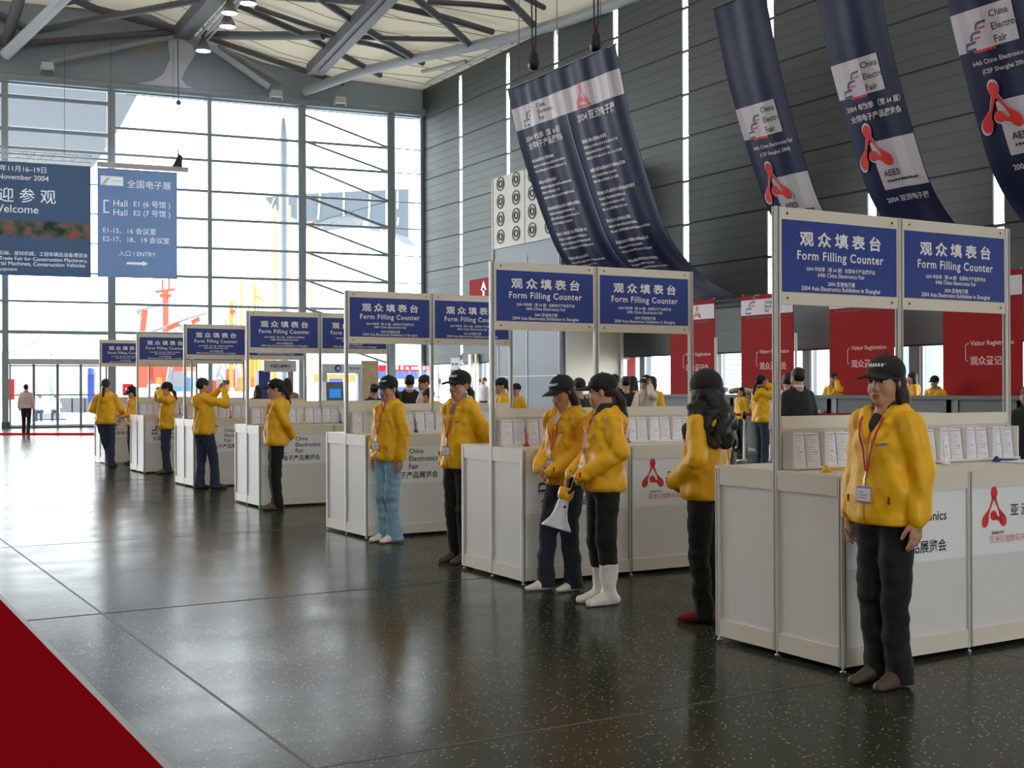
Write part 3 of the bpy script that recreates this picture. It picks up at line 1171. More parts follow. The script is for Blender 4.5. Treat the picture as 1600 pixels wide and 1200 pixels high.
def pen_stand(i, px, py, mat, label, lying=False):
    p = at_z(px, py, HC + .012)
    if i > 1:
        u_ = min(np.linspace(.1, 1.9, 181), key=lambda u: abs(view_x(booth_pt(i, u, .28, 1)) - px))
        p = booth_pt(i, u_, .28, HC + .012)
    p.z += .003
    t = empty('pen_stand', label, 'pen', p, 0, 'tethered pens on the worktops')
    mb = MB()
    mb.lathe([(0, 0), (.026, 0), (.028, .006), (.016, .02), (.009, .034), (0, .036)], mat, 14)
    mb.build('base', t)
    mb = MB()
    if lying:
        mb.tube([(.01, -.005, .018), (.05, -.01, .012), (.16, -.03, .008)], [.005, .006, .006], mat, 8)
    else:
        mb.tube([(0, 0, .03), (-.006, .004, .08), (-.012, .0, .13), (-.008, .0, .155)], [.005, .0055, .0055, .003], mat, 8)
    mb.build('pen', t)
    mb = MB()
    pts = []
    for k in range(40):
        a = k * .9
        f_ = k / 39
        pts.append((.012 * math.cos(a) * (1 - .4 * f_) + .012 * f_, .012 * math.sin(a) * (1 - .4 * f_), .03 + .09 * f_) if not lying else (.01 + .14 * f_, -.004 - .02 * f_ + .006 * math.sin(a), .012 + .006 * math.cos(a)))
    mb.tube(pts, .0018, mat, 5)
    mb.build('coil_cord', t)


pen_stand(0, 1291, 738, pen_yellow, 'yellow pen lying by its stand on the nearest booth worktop', True)
pen_stand(0, 1477, 726, pen_white, 'white pen standing on the nearest booth worktop', False)
pen_stand(0, 1557, 722, pen_blue, 'blue pen lying by its stand on the nearest booth worktop', True)
pen_stand(1, 823, 698, pen_red, 'red pen standing left of the two people on the second booth worktop')
pen_stand(1, 981, 692, pen_red, 'red pen standing right of the two people on the second booth worktop')
pen_stand(2, 650, 675, pen_blue, 'blue pen standing on the third booth worktop beside the person in jeans')
pen_stand(3, 474, 663, pen_yellow, 'yellow pen standing on the fourth booth worktop')
pen_stand(3, 532, 661, pen_blue, 'blue pen standing at the right of the fourth booth worktop')
pen_stand(4, 361, 655, pen_red, 'red pen standing on the fifth booth worktop')
pen_stand(5, 281, 647, pen_red, 'red pen standing on the sixth booth worktop')
p = booth_pt(4, .14, .66, HC + .015)
mb = MB()
mb.box((-.12, -.05, 0), (.10, .05, .035), plastic_black)
mb.lathe([(.0, .07), (.02, .068), (.03, .05), (.032, .03), (.03, .0)], plastic_black, 12, Matrix.Translation((-.08, 0, 0)))
tag(mb.build('pouch', None, p), 'small black pouch lying on the fifth booth worktop', 'pouch')
paper_glare = M('paper_glare_white', (240, 240, 244), .6)  # loose papers, and white glare on the nearest worktop built as sheets
for px, py, lab in ((1598, 722, 'white sheets standing in for glare at the right end of the nearest booth worktop'), (1030, 690, 'loose papers on the second booth worktop')):
    p = at_z(px, py, HC + .015)
    mb = MB()
    for k in range(4):
        mb.box((-.10 + .004 * k, -.07, .002 * k), (.10 + .004 * k, .07, .002 * k + .0018), paper_glare, Matrix.Rotation(.08 * k, 4, 'Z'))
    tag(mb.build('paper_glare_sheets', None, p), lab, 'paper')

# ------------------------------------------------------------------ long blue banners sweeping down to the right wall
PROF = [(18.75, 11.2), (18.85, 10.55), (19.02, 9.9), (19.25, 9.0), (19.6, 8.0), (20.1, 6.75), (20.6, 5.75), (21.25, 5.05), (22.0, 4.55), (22.7, 4.25), (23.3, 4.05)]


def cr(P, t):
    n = len(P) - 1
    i = min(int(t), n - 1)
    f = t - i
    p0, p1, p2, p3 = P[max(i - 1, 0)], P[i], P[i + 1], P[min(i + 2, n)]
    return tuple(.5 * ((2 * p1[k]) + (-p0[k] + p2[k]) * f + (2 * p0[k] - 5 * p1[k] + 4 * p2[k] - p3[k]) * f * f + (-p0[k] + 3 * p1[k] - 3 * p2[k] + p3[k]) * f ** 3) for k in (0, 1))


def make_drape(Y0, Y1, name, label, paint, top_z=10.6, wav=.05, seed=0):
    """Y0 left (far) edge, Y1 right (near) edge"""
    pts = [cr(PROF, t) for t in np.linspace(0, len(PROF) - 1, 121)]
    pts = [p for p in pts if p[1] <= top_z + 1e-6]
    arc = [0.0]
    for a, b in zip(pts[:-1], pts[1:]):
        arc.append(arc[-1] + math.hypot(b[0] - a[0], b[1] - a[1]))
    px = [p[0] for p in pts]
    pz = [p[1] for p in pts]
    W = Y0 - Y1
    LEN = arc[-1]

    def surf(x, s, off=0.0):
        X = float(np.interp(s, arc, px))
        Z = float(np.interp(s, arc, pz))
        X2 = float(np.interp(s + .05, arc, px))
        Z2 = float(np.interp(s + .05, arc, pz))
        tx, tz = X2 - X, Z2 - Z
        l = math.hypot(tx, tz) or 1
        nx, nz = tz / l, -tx / l      # points to the hall (-X) side
        fold = wav * (math.sin(x * 5.1 + seed + .5 * s) * .5 + math.sin(x * 11 + 1.7 * seed) * .3) * (1 - .6 * s / LEN)
        o_ = off + fold
        return (X + nx * o_, Y0 - x, Z + nz * o_)
    t = empty(name, label, 'banner', surf(W / 2, 0), 0, 'long blue banners by the right wall')
    inv = Vector(t.location)
    mb = MB()
    NX, NS = max(10, int(W * 9)), 60
    for off, fl in ((0.0, False), (-.012, True)):
        vs = [Vector(surf(W * i / NX, LEN * j / NS, off)) - inv for j in range(NS + 1) for i in range(NX + 1)]
        fs = []
        for j in range(NS):
            for i in range(NX):
                a = j * (NX + 1) + i
                q = (a, a + NX + 1, a + NX + 2, a + 1)
                fs.append(q[::-1] if fl else q)
        mb.add(vs, fs, banner_blue, True)
    layer = [0]

    def fn(x, y):
        return Vector(surf(x, -y, .012 + .006 * layer[0])) - inv
    paint(mb, fn, W, layer)
    mb.build('cloth', t)
    mb = MB()
    mb.tube([Vector(surf(-.05, 0)) - inv, Vector(surf(W + .05, 0)) - inv], .03, steel_dark, 8)
    mb.build('top_bar', t)
    mb = MB()
    mb.tube([Vector(surf(-.05, LEN)) - inv, Vector(surf(W + .05, LEN)) - inv], .03, steel_dark, 8)
    mb.build('bottom_bar', t)
    mb = MB()
    for xx in ((.3, W - .3) if W < 3 else (.6, W / 2, W - .6)):
        a = Vector(surf(xx, 0)) - inv
        mb.tube([a, a + Vector((.0, 0, roof_z(18, 0) - .1 - surf(xx, 0)[2]))], .012, steel_dark, 5)
    mb.build('rope', t)
    return t


def scribble(mb, fn, mat, x0, x1, y, h, rg, step=.06):
    x = x0
    while x < x1:
        w = rg.uniform(.5, .9) * step
        put_quad(mb, mat, x, y, min(x + w, x1), y + h * rg.uniform(.7, 1), fn)
        x += step


def paint_twin(mb, fn, W, layer):
    layer[0] = 0
    put_quad(mb, banner_white, .0, -1.30, W, -.62, fn, 40, 4)
    seam_m = M('banner_seam', (74, 84, 140), .5)
    put_quad(mb, seam_m, W / 2 - .03, -8.4, W / 2 + .03, -1.32, fn, 1, 60)
    layer[0] = 1
    logo_stairs(mb, .45, -1.24, .75, fn, ink_blue, ink_red)
    for txt, y in (('China', -.78), ('Electronics', -.96), ('Fair', -1.14)):
        put_text(mb, txt, ink, 1.35, y, h=.13, fn=fn, align='l', ref=.72)
    logo_tri(mb, W * .66, -.93, .62, fn, ink_red)
    for k in range(8):
        put_quad(mb, ink_red, W * .60 + k * .09, -1.28, W * .60 + .07 + k * .09, -1.22, fn)
    put_text(mb, '2004 年秋季（第 64 届）', banner_white, .35, -1.62, w=2.0, fn=fn, align='l', bold=.03)
    put_text(mb, '全国电子产品展览会', banner_white, .40, -1.86, w=2.0, fn=fn, align='l', bold=.03)
    put_text(mb, '2004 亚洲电子展', banner_white, W / 2 + .45, -1.55, w=1.9, fn=fn, align='l', bold=.03)
    rg = random.Random(4)
    for col, y_ in ((.35, -2.35), (W / 2 + .35, -2.25)):
        y = y_
        for blk in range(6):
            for ln in range(rg.choice((3, 4))):
                scribble(mb, fn, banner_white, col, col + rg.uniform(1.0, 1.9), y, .075 if ln else .11, rg, .085)
                y -= .16
            y -= .20
            if y < -6.6:
                break


def paint_single(lang):
    def paint(mb, fn, W, layer):
        layer[0] = 0
        put_quad(mb, banner_white, 0, -3.22, W * .76, -2.45, fn, 8, 8)
        put_quad(mb, banner_white, W * .30, -5.35, W, -4.25, fn, 8, 8)
        layer[0] = 1
        logo_stairs(mb, .20, -3.20, .58, fn, ink_blue, ink_red)
        for k in range(7):
            put_quad(mb, ink_red, .36 + k * .07, -3.27, .42 + k * .07, -3.22, fn)
        for txt, y, w in (('China', -2.62, .42), ('Electronics', -2.86, .80), ('Fair', -3.10, .28)):
            put_text(mb, txt, ink, .84, y, w=w, fn=fn, align='l', bold=.012)
        if lang == 'en':
            put_text(mb, '64th China Electronics Fair', banner_white, W * .52, -3.46, w=1.35, fn=fn, bold=.02)
            put_text(mb, '(CEF Shanghai 2004)', banner_white, W * .52, -3.66, w=1.0, fn=fn, bold=.02)
        else:
            put_text(mb, '2004 年秋季（第 64 届）', banner_white, W * .52, -3.46, w=1.5, fn=fn, bold=.03)
            put_text(mb, '全国电子产品展览会', banner_white, W * .52, -3.70, w=1.4, fn=fn, bold=.03)
        layer[0] = 2
        logo_tri(mb, W * .32, -4.36, 1.05, fn, M('halo_pale', (206, 200, 220), .6))
        layer[0] = 3
        logo_tri(mb, W * .32, -4.36, .96, fn, ink_red)
        put_text(mb, 'AEES', ink, W * .50, -4.98, w=.42, fn=fn, bold=.01)
        rg = random.Random(3)
        scribble(mb, fn, ink, W * .40, W * .88, -5.18, .06, rg, .07)
        put_text(mb, '2004 亚洲电子展', banner_white, W * .60, -5.60, w=1.15, fn=fn, bold=.03)
    return paint


make_drape(32.3, 26.7, 'hanging_banner', 'wide double blue banner covered in fine lettering, under two chain hoists', paint_twin, 10.7, .07, 1)
make_drape(22.65, 20.92, 'hanging_banner', 'long blue banner with English lines between its two marks, left of three', paint_single('en'), 10.6, .04, 2)
make_drape(19.42, 17.70, 'hanging_banner', 'long blue banner with Chinese lines between its two marks, middle of three', paint_single('zh'), 10.9, .04, 3)
make_drape(16.15, 14.35, 'hanging_banner', 'long blue banner cut by the right edge of the photo', paint_single('en'), 11.1, .04, 4)

for px, py, X, lab in ((834, 92, 19.2, 'dark chain hoist with red hook over the left of the wide blue banner'), (931, 62, 19.2, 'dark chain hoist with red hook over the right of the wide blue banner')):
    p = at_X(px, py, X)
    t = empty('chain_hoist', lab, 'hoist', p, 0, 'chain hoists over the wide banner')
    mb = MB()
    mb.lathe([(0, -.36), (.13, -.34), (.19, -.16), (.15, .1), (.08, .22), (.05, .3), (0, .3)], plastic_black, 14)
    mb.build('chain_bag', t)
    mb = MB()
    mb.tube([(0, 0, .28), (.02, 0, .42)], .05, tag_red, 8)
    mb.build('hook', t)
    mb = MB()
    for dx in (-.05, .07):
        mb.tube([(dx, 0, .3), (dx * 1.6, .02, roof_z(X, 0) - .05 - p.z)], .025, plastic_black, 6)
    mb.build('chain', t)

# ------------------------------------------------------------------ two blue hanging signs before the glass wall
OFF = 1.0


def wu(px, py):
    p = win(px, py, OFF)
    return (p - W0).dot(WD), p.z


def glyph_outlines(body):
    """closed outlines of a line of text, as polylines"""
    cu = bpy.data.curves.new('lettering', 'FONT')
    cu.body = body
    ob = bpy.data.objects.new('lettering', cu)
    COL.objects.link(ob)
    bpy.context.view_layer.update()
    c2 = ob.to_curve(bpy.context.evaluated_depsgraph_get())
    out = []
    for sp in c2.splines:
        P = []
        if sp.type == 'BEZIER':
            n_ = len(sp.bezier_points)
            for i in range(n_):
                p, q = sp.bezier_points[i], sp.bezier_points[(i + 1) % n_]
                for k in range(3):
                    t_ = k / 3
                    c_ = p.co * (1 - t_) ** 3 + p.handle_right * 3 * t_ * (1 - t_) ** 2 + q.handle_left * 3 * t_ * t_ * (1 - t_) + q.co * t_ ** 3
                    P.append((c_.x, c_.y))
        else:
            P = [(p.co.x, p.co.y) for p in sp.points]
        out.append(P)
    ob.to_curve_clear()
    bpy.data.objects.remove(ob)
    bpy.data.curves.remove(cu)
    return out


def fill_outlines(loops):
    """even-odd fill of closed 2-D loops -> verts, faces"""
    cu = bpy.data.curves.new('sheet', 'CURVE')
    cu.dimensions = '2D'
    cu.fill_mode = 'BOTH'
    for P in loops:
        sp = cu.splines.new('POLY')
        sp.points.add(len(P) - 1)
        for i, (x, y) in enumerate(P):
            sp.points[i].co = (x, y, 0, 1)
        sp.use_cyclic_u = True
    ob = bpy.data.objects.new('sheet', cu)
    COL.objects.link(ob)
    bpy.context.view_layer.update()
    dg = bpy.context.evaluated_depsgraph_get()
    ev = ob.evaluated_get(dg)
    me = ev.to_mesh()
    vs = [(v.co.x, v.co.y) for v in me.vertices]
    fs = [tuple(p.vertices) for p in me.polygons]
    ev.to_mesh_clear()
    bpy.data.objects.remove(ob)
    bpy.data.curves.remove(cu)
    return vs, fs


class Sheet:
    """printed translucent cloth: the print lies in the cloth itself, not on top of it"""

    def __init__(s, W, z0, z1):
        s.holes, s.parts = [], []
        s.rect = [(0, z0), (W, z0), (W, z1), (0, z1)]

    def text(s, body, cx, cy, w, align='c', fat=1.0):
        L = glyph_outlines(body)
        xs_ = [p[0] for P in L for p in P]
        ys_ = [p[1] for P in L for p in P]
        k = w / (max(xs_) - min(xs_))
        ax = {'c': (max(xs_) + min(xs_)) / 2, 'l': min(xs_), 'r': max(xs_)}[align]
        ay = (max(ys_) + min(ys_)) / 2
        L = [[(cx + (x - ax) * k, cy + (y - ay) * k) for x, y in P] for P in L]
        s.holes += L
        s.parts.append((banner_print, L))

    def shape(s, mat, P):
        s.holes.append(P)
        s.parts.append((mat, [P]))

    def bar(s, mat, x0, y0, x1, y1):
        s.shape(mat, [(x0, y0), (x1, y0), (x1, y1), (x0, y1)])


def flat_banner(u0, u1, z0, z1, mat, name, label, paint, group):
    """u0 left edge (larger u), u1 right edge"""
    W = u0 - u1
    base = wp((u0 + u1) / 2, z1, OFF)
    t = empty(name, label, 'banner', base, 0, group)

    def fn(x, y, o=0.0):   # x from left edge, y = height
        wv = .02 * math.sin(x * 3.0 + 1) * (1 - (y - z0) / (z1 - z0) * .6)
        return wp(u0 - x, y, OFF + o + wv) - base
    sh = Sheet(W, z0, z1)
    over = paint(sh, W) or (lambda mb, f: None)
    mb = MB()
    vs, fs = fill_outlines([sh.rect] + sh.holes)
    mb.add([fn(*p) for p in vs], fs, mat)
    for m_, L in sh.parts:
        vs, fs = fill_outlines(L)
        mb.add([fn(*p) for p in vs], fs, m_)
    over(mb, lambda x, y: fn(x, y, .01))
    mb.build('cloth', t)
    mb = MB()
    mb.tube([fn(0, z1 - .01), fn(W, z1 - .01)], .02, kiosk_white, 8)
    mb.build('top_bar', t)
    return t


def paint_entry(sh, W):
    z0, z1 = 5.94, 10.24
    H_ = z1 - z0
    fx = lambda v: v * W   # noqa: E731
    fz = lambda v: z1 - v * H_   # noqa: E731
    sh.bar(banner_print, fx(.04), fz(.155), fx(.32), fz(.07))
    sh.text('全国电子展', fx(.645), fz(.13), fx(.55))
    for ln, v in (('1', .315), ('2', .40)):
        sh.text('Hall', fx(.20), fz(v), fx(.17), 'l')
        sh.text('E' + ln + ' (' + ('6' if ln == '1' else '7') + ' 号馆 )', fx(.45), fz(v), fx(.46), 'l')
    sh.shape(banner_print, [(fx(.145), fz(.29)), (fx(.075), fz(.29)), (fx(.075), fz(.41)), (fx(.145), fz(.41)), (fx(.145), fz(.398)), (fx(.092), fz(.398)), (fx(.092), fz(.302)), (fx(.145), fz(.302))])
    sh.text('E1-15、16 会议室', fx(.07), fz(.565), fx(.66), 'l')
    sh.text('E2-17、18、19 会议室', fx(.07), fz(.645), fx(.83), 'l')
    sh.text('入口 / ENTRY', fx(.495), fz(.775), fx(.46))
    a_, b_, c_, y_ = fx(.36), fx(.56), fx(.63), fz(.865)
    sh.shape(banner_print, [(a_, y_ - .045), (b_, y_ - .045), (b_, y_ - .10), (c_, y_), (b_, y_ + .10), (b_, y_ + .045), (a_, y_ + .045)])

    def over(mb, f):
        logo_stairs(mb, fx(.06), fz(.15), .30, f, ink_blue, ink_red)
        put_text(mb, 'China Electronics Fair', ink_blue, fx(.235), fz(.11), w=.36, fn=f)
    return over


flat_banner(13.79, 10.73, 5.94, 10.24, banner_sky, 'hanging_sign', 'mid blue hanging sign for halls with an arrow to the entry', paint_entry, 'blue signs before the glass wall')


def strip_photo_mat():
    m = bpy.data.materials.new('printed_photo_strip')
    m.use_nodes = True
    nt = m.node_tree
    b = nt.nodes['Principled BSDF']
    tc = nt.nodes.new('ShaderNodeTexCoord')
    vo = nt.nodes.new('ShaderNodeTexNoise')
    vo.inputs['Scale'].default_value = 2.6
    vo.inputs['Detail'].default_value = 5
    nt.links.new(tc.outputs['Object'], vo.inputs['Vector'])
    rp = nt.nodes.new('ShaderNodeValToRGB')
    e = rp.color_ramp.elements
    e[0].position, e[0].color = .32, lin((48, 62, 66)) + [1]
    e[1].position, e[1].color = .70, lin((214, 110, 100)) + [1]
    q = e.new(.45)
    q.color = lin((92, 112, 104)) + [1]
    q = e.new(.56)
    q.color = lin((140, 128, 116)) + [1]
    nt.links.new(vo.outputs['Fac'], rp.inputs[0])
    nt.links.new(rp.outputs[0], b.inputs['Base Color'])
    return m


photo_strip = strip_photo_mat()


def paint_welcome(sh, W):
    u0 = 18.9

    def at(px, py):
        u, z = wu(px, py)
        return u0 - u, z
    for txt, px, py, wpx in (('2004年11月16–19日', 72, 266, 96), ('16–19 November 2004', 76, 279.5, 112),
                             ('欢 迎 参 观', 87, 308, 124), ('Welcome', 60, 328, 74),
                             ('国际工程机械、建材机械、工程车辆及设备博览会', 137, 399.5, 170),
                             ('International Trade Fair for Construction Machinery,', 137, 408.5, 186),
                             ('Building Material Machines, Construction Vehicles', 133, 416, 186),
                             ('and Equipment', 27, 421.5, 48)):
        x, z = at(px, py)
        x2, _ = at(px - wpx, py)
        sh.text(txt, x, z, x - x2, 'r')
    x, za = at(138, 349)
    _, zb = at(138, 374)
    sh.bar(photo_strip, .05, zb, W - .02, za)


flat_banner(18.9, 14.03, 5.90, 10.28, banner_navy, 'hanging_sign', 'dark blue welcome sign with a picture strip, cut by the left photo edge', paint_welcome, 'blue signs before the glass wall')
# lattice truss and white bar carrying the two signs
t = empty('lighting_truss', 'white lattice bar over the dark blue welcome sign', 'truss', wp(16.4, 10.55, OFF))
mb = MB()
b0 = Vector(t.location)
for dz, dy in ((0, 0), (.26, 0), (.13, .22)):
    mb.tube([wp(19, 10.42 + dz, OFF + dy) - b0, wp(13.98, 10.42 + dz, OFF + dy) - b0], .025, kiosk_white, 6)
for k in range(24):
    u = 18.9 - k * .2
    mb.tube([wp(u, 10.42 + (0 if k % 2 else .26), OFF) - b0, wp(u - .2, 10.42 + (.26 if k % 2 else 0), OFF) - b0], .014, kiosk_white, 5)
mb.build('lattice', t)
mb = MB()
for u in (18, 15):
    mb.tube([wp(u, 10.7, OFF) - b0, wp(u, 15.2, OFF + .3) - b0], .01, steel_dark, 5)
mb.build('rope', t)
t = empty('sign_bar', 'white bar over the mid blue entry sign', 'bar', wp(12, 10.34, OFF))
b0 = Vector(t.location)
mb = MB()
mb.box((-13.8, -.06 - OFF, 10.28), (-10.3, .06 - OFF, 10.48), kiosk_white, Matrix.Translation(-b0) @ WM)
mb.build('bar', t)
mb = MB()
for u in (13.3, 10.9):
    mb.tube([wp(u, 10.45, OFF) - b0, wp(u, 15.2, OFF + .3) - b0], .01, steel_dark, 5)
mb.build('rope', t)
t = empty('speaker', 'small dark loudspeaker on the white bar over the entry sign', 'loudspeaker', wp(10.72, 10.485, OFF), math.atan2(-WD.y, -WD.x))
mb = MB()
mb.poly([(-.2, -.12, 0), (.18, -.12, 0), (.18, -.12, .42), (.05, -.12, .5)], plastic_black, .24, (0, 1, 0))
mb.build('cabinet', t)
mb = MB()
mb.box((.0, -.03, .4), (.05, .03, .7), plastic_black)
mb.build('bracket', t)

# ------------------------------------------------------------------ ventilation tower with round nozzles
TX, TY0, TY1, TZ = 21.45, 33.55, 37.9, 8.97
t = empty('ventilation_tower', 'tall metal air tower with a grid of round nozzles, before the right wall', 'air tower', (TX, TY0, 0))
mb = MB()
mb.box((0, 0, 0), (2.42, TY1 - TY0, 6.45), tower_metal)
for y in (0.0, 2.05, 4.02):
    mb.box((-.02, y, 0), (0, y + .04, 6.05), infill_light)
for z in (1.9, 3.9):
    mb.box((-.012, 0, z), (0, 4.05, z + .03), infill_light)
mb.build('body', t)
mb = MB()
mb.box((.25, -.02, 0), (2.42, 0, 6.45), tower_cream)
mb.box((.0, -.10, 0), (.10, 0, 6.05), steel_dark)
mb.box((.14, -.12, 0), (.22, 0, 6.05), kiosk_white)
mb.box((1.42, -.05, 0), (1.52, 0, 6.05), kiosk_white)
mb.box((2.34, -.12, 0), (2.45, 0, 6.45), kiosk_white)
mb.build('end_cladding', t)
mb = MB()
mb.box((-.03, -.02, 6.45), (2.42, TY1 - TY0 + .02, TZ), nozzle_panel)
mb.box((-.05, TY1 - TY0, 0), (.02, TY1 - TY0 + .06, TZ), kiosk_white)
for z in (6.45, 7.72):
    mb.box((-.045, 0, z), (-.02, 4.05, z + .03), infill_light)
mb.box((-.045, 2.16, 6.45), (-.02, 2.19, TZ), infill_light)
mb.build('nozzle_box', t)
for i in range(4):
    for j in range(4):
        mb = MB()
        mt4 = Matrix.Translation((-.03, 3.80 - 1.07 * i, 6.85 + .62 * j)) @ Matrix.Rotation(-PI / 2, 4, 'Y')
        mb.lathe([(.25, 0), (.255, .02), (.235, .03), (.19, -.015), (.15, -.03), (.13, .03), (.115, .035), (.10, .0), (.0, -.02)], nozzle_grey, 24, mt4)
        mb.lathe([(.0, -.012), (.088, .004)], plastic_black, 18, mt4)
        mb.build('nozzle', t)

# ------------------------------------------------------------------ red registration banners, registration desk, stanchions
RB = [(27.9, 25.95), (24.85, 22.9), (21.65, 19.65), (18.25, 16.25)]
RBL = ['red visitor registration banner behind the two people at the second booth, farthest of four', 'red visitor registration banner above the person on the phone',
       'red visitor registration banner left of the nearest person', 'red visitor registration banner right of the nearest person, nearest of four']
for i, (y0, y1) in enumerate(RB):
    t = empty('registration_banner', RBL[i], 'banner', (21.6, (y0 + y1) / 2, 0), 0, 'red banners behind the registration desk')
    hw = (y0 - y1) / 2
    mb = MB()
    mb.box((-.015, -hw, .75), (.015, hw, 3.92), banner_red)

    def fn(x, y):
        return (-.018, hw - x, y)

    def fn2(x, y):
        return (-.022, hw - x, y)
    put_quad(mb, banner_white, 0, 3.40, 2 * hw, 3.80, fn)
    if i % 2:
        logo_stairs(mb, .18, 3.44, .56, fn2, ink_blue, ink_red)
        for txt, y in (('China', 3.71), ('Electronics', 3.60), ('Fair', 3.49)):
            put_text(mb, txt, ink, .92, y, h=.085, ref=.72, fn=fn2, align='l')
    else:
        logo_tri(mb, hw * 1.25, 3.60, .34, fn2, ink_red)
    rg = random.Random(i)
    scribble(mb, fn2, M('red_dark', (96, 20, 26), .6), .2, 1.75, 3.30, .06, rg, .09)
    put_text(mb, 'Visitor Registration', banner_redtext, .72, 2.42, w=1.08, fn=fn2, align='l', bold=.02)
    put_text(mb, '观众登记处', banner_redtext, .72, 2.06, w=1.0, fn=fn2, align='l', bold=.02)
    put_strip(mb, banner_redtext, [(.68, 2.44), (.60, 2.40), (.60, 2.08), (.66, 2.06)], .02, fn2)
    mb.build('cloth', t)
    mb = MB()
    for sy in (-hw + .05, hw - .05):
        mb.tube([(.03, sy, 0), (.03, sy, 3.95)], .02, steel_grey, 8)
    mb.build('frame', t)
for py_, lab in ((25.55, 'slim white pole left of the bright gap behind the curly haired person'), (22.5, 'slim white pole beside the man in the black suit')):
    p = Vector((21.3, py_, 0))
    t = empty('pole', lab, 'pole', p, 0, 'slim white poles behind the desk')
    mb = MB()
    mb.tube([(0, 0, .03), (0, 0, 2.85)], .035, cream_rail, 10)
    mb.build('shaft', t)
    mb = MB()
    mb.lathe([(0, 0), (.16, 0), (.16, .025), (.05, .05), (0, .05)], steel_dark, 16)
    mb.build('base', t)
    mb = MB()
    mb.tube([(-.02, .02, 1.9), (-.09, .10, 1.8), (-.08, .09, 1.6)], .04, plastic_black, 8)
    mb.build('camera_head', t)

DX = 19.6
n = 0
names = ['leftmost behind the second booth', 'second from its far end', 'third from its far end', 'behind the person with the phone', 'fifth from its far end', 'below the third red banner',
         'right of the man in the black suit', 'behind the nearest person', 'third from its near end', 'below the nearest red banner', 'near end unit by the photo edge']
for i in range(11):
    y = 31.0 - i * 1.62
    if i == 4:
        pass
    t = empty('registration_desk', 'grey steel registration desk unit with raised counter, ' + names[i], 'desk', (DX, y, 0), 0, 'units of the registration desk')
    mb = MB()
    mb.box((0, -1.58, .08), (.06, 0, 1.26), counter_steel)
    mb.box((.0, -1.58, .08), (.75, -1.54, 1.26), counter_steel)
    mb.box((.0, -.04, .08), (.75, 0, 1.26), counter_steel)
    mb.box((.05, -1.56, 0), (.70, -.02, .08), counter_dark)
    mb.build('body', t)
    mb = MB()
    mb.box((-.06, -1.60, 1.26), (.32, .02, 1.335), counter_steel)
    mb.build('counter_top', t)
    mb = MB()
    mb.box((.06, -1.54, .74), (.75, -.04, .78), counter_steel)
    mb.build('worktop', t)
    mb = MB()
    mb.box((-.02, -.22 if i % 2 else -.34, .1), (0, -.10 if i % 2 else -.18, 1.25), counter_dark)
    mb.build('joint_panel', t)
    if i in (3, 6, 8):
        mb = MB()
        mb.box((-.10, -1.45, .3), (-.02, -.35, .98), infill_light)
        mb.box((-.16, -1.47, .96), (-.02, -.33, 1.0), infill_light)
        tag(mb.build('shelf_panel', t), 'pale panel with a narrow shelf')
rg = random.Random(9)
for i, (y, lab) in enumerate(((24.1, 'heap of tan goods in plastic on the desk left of the curly haired person'), (22.9, 'small heap of pale goods on the desk behind the curly haired person'))):
    mb = MB()
    for k in range(9):
        a = Vector((rg.uniform(-.05, .2), rg.uniform(-.45, .45), rg.uniform(.09, .14)))
        mb.lathe([(0, -.05), (.09, -.04), (.12, .01), (.08, .05), (0, .06)], goods_tan if k % 2 else kiosk_white, 10, Matrix.Translation(a) @ Matrix.Rotation(rg.uniform(-.5, .5), 4, 'X'))
    tag(mb.build('goods', None, (19.70, y, 1.303)), lab, 'goods', None, 'stuff')

SP = [(1126, 728), (1163, 729), (1204, 731), (1584, 742)]
SPL = ['chrome belt post left of the person on the phone', 'chrome belt post at the back of the person on the phone', 'chrome belt post before the person on the phone', 'chrome belt post at the right photo edge']
spts = [at_d(px, 606, 25.2 if px < 1400 else 21.5) for px, py in SP]
for p in spts:
    p.z = 0
for i, p in enumerate(spts):
    t = empty('stanchion', SPL[i], 'belt post', p, 0, 'belt posts before the registration desk')
    mb = MB()
    mb.lathe([(0, 0), (.17, 0), (.17, .012), (.05, .04), (.032, .06), (.032, .90), (0, .90)], chrome, 16)
    mb.build('post', t)
    mb = MB()
    mb.lathe([(0, .88), (.042, .88), (.042, 1.0), (.02, 1.02), (0, 1.02)], plastic_black, 14)
    mb.build('belt_head', t)
    if i < 3:
        q = spts[i + 1] if i < 2 else p + Vector((1.9, -1.3, 0))
        mb = MB()
        d = q - p
        mb.beam(Vector((0, 0, .95)), Vector((d.x, d.y, 0)) * (1 - .07 / d.length) + Vector((0, 0, .95)), .004, .055, belt_red)
        mb.build('belt', t)
# ------------------------------------------------------------------ people: signed-distance bodies meshed as one surface


def _axis(lo, hi, base, iv):
    out, x = [lo], lo
    while x < hi:
        h = base
        for a, b, q in iv:
            if a - 1e-9 <= x < b:
                h = min(h, q)
        nx = x + h
        for a, b, q in iv:
            if x < a < nx and q < h:
                nx = max(a, x + 0.3 * q)
        x = nx
        out.append(x)
    return np.array(out, np.float32)


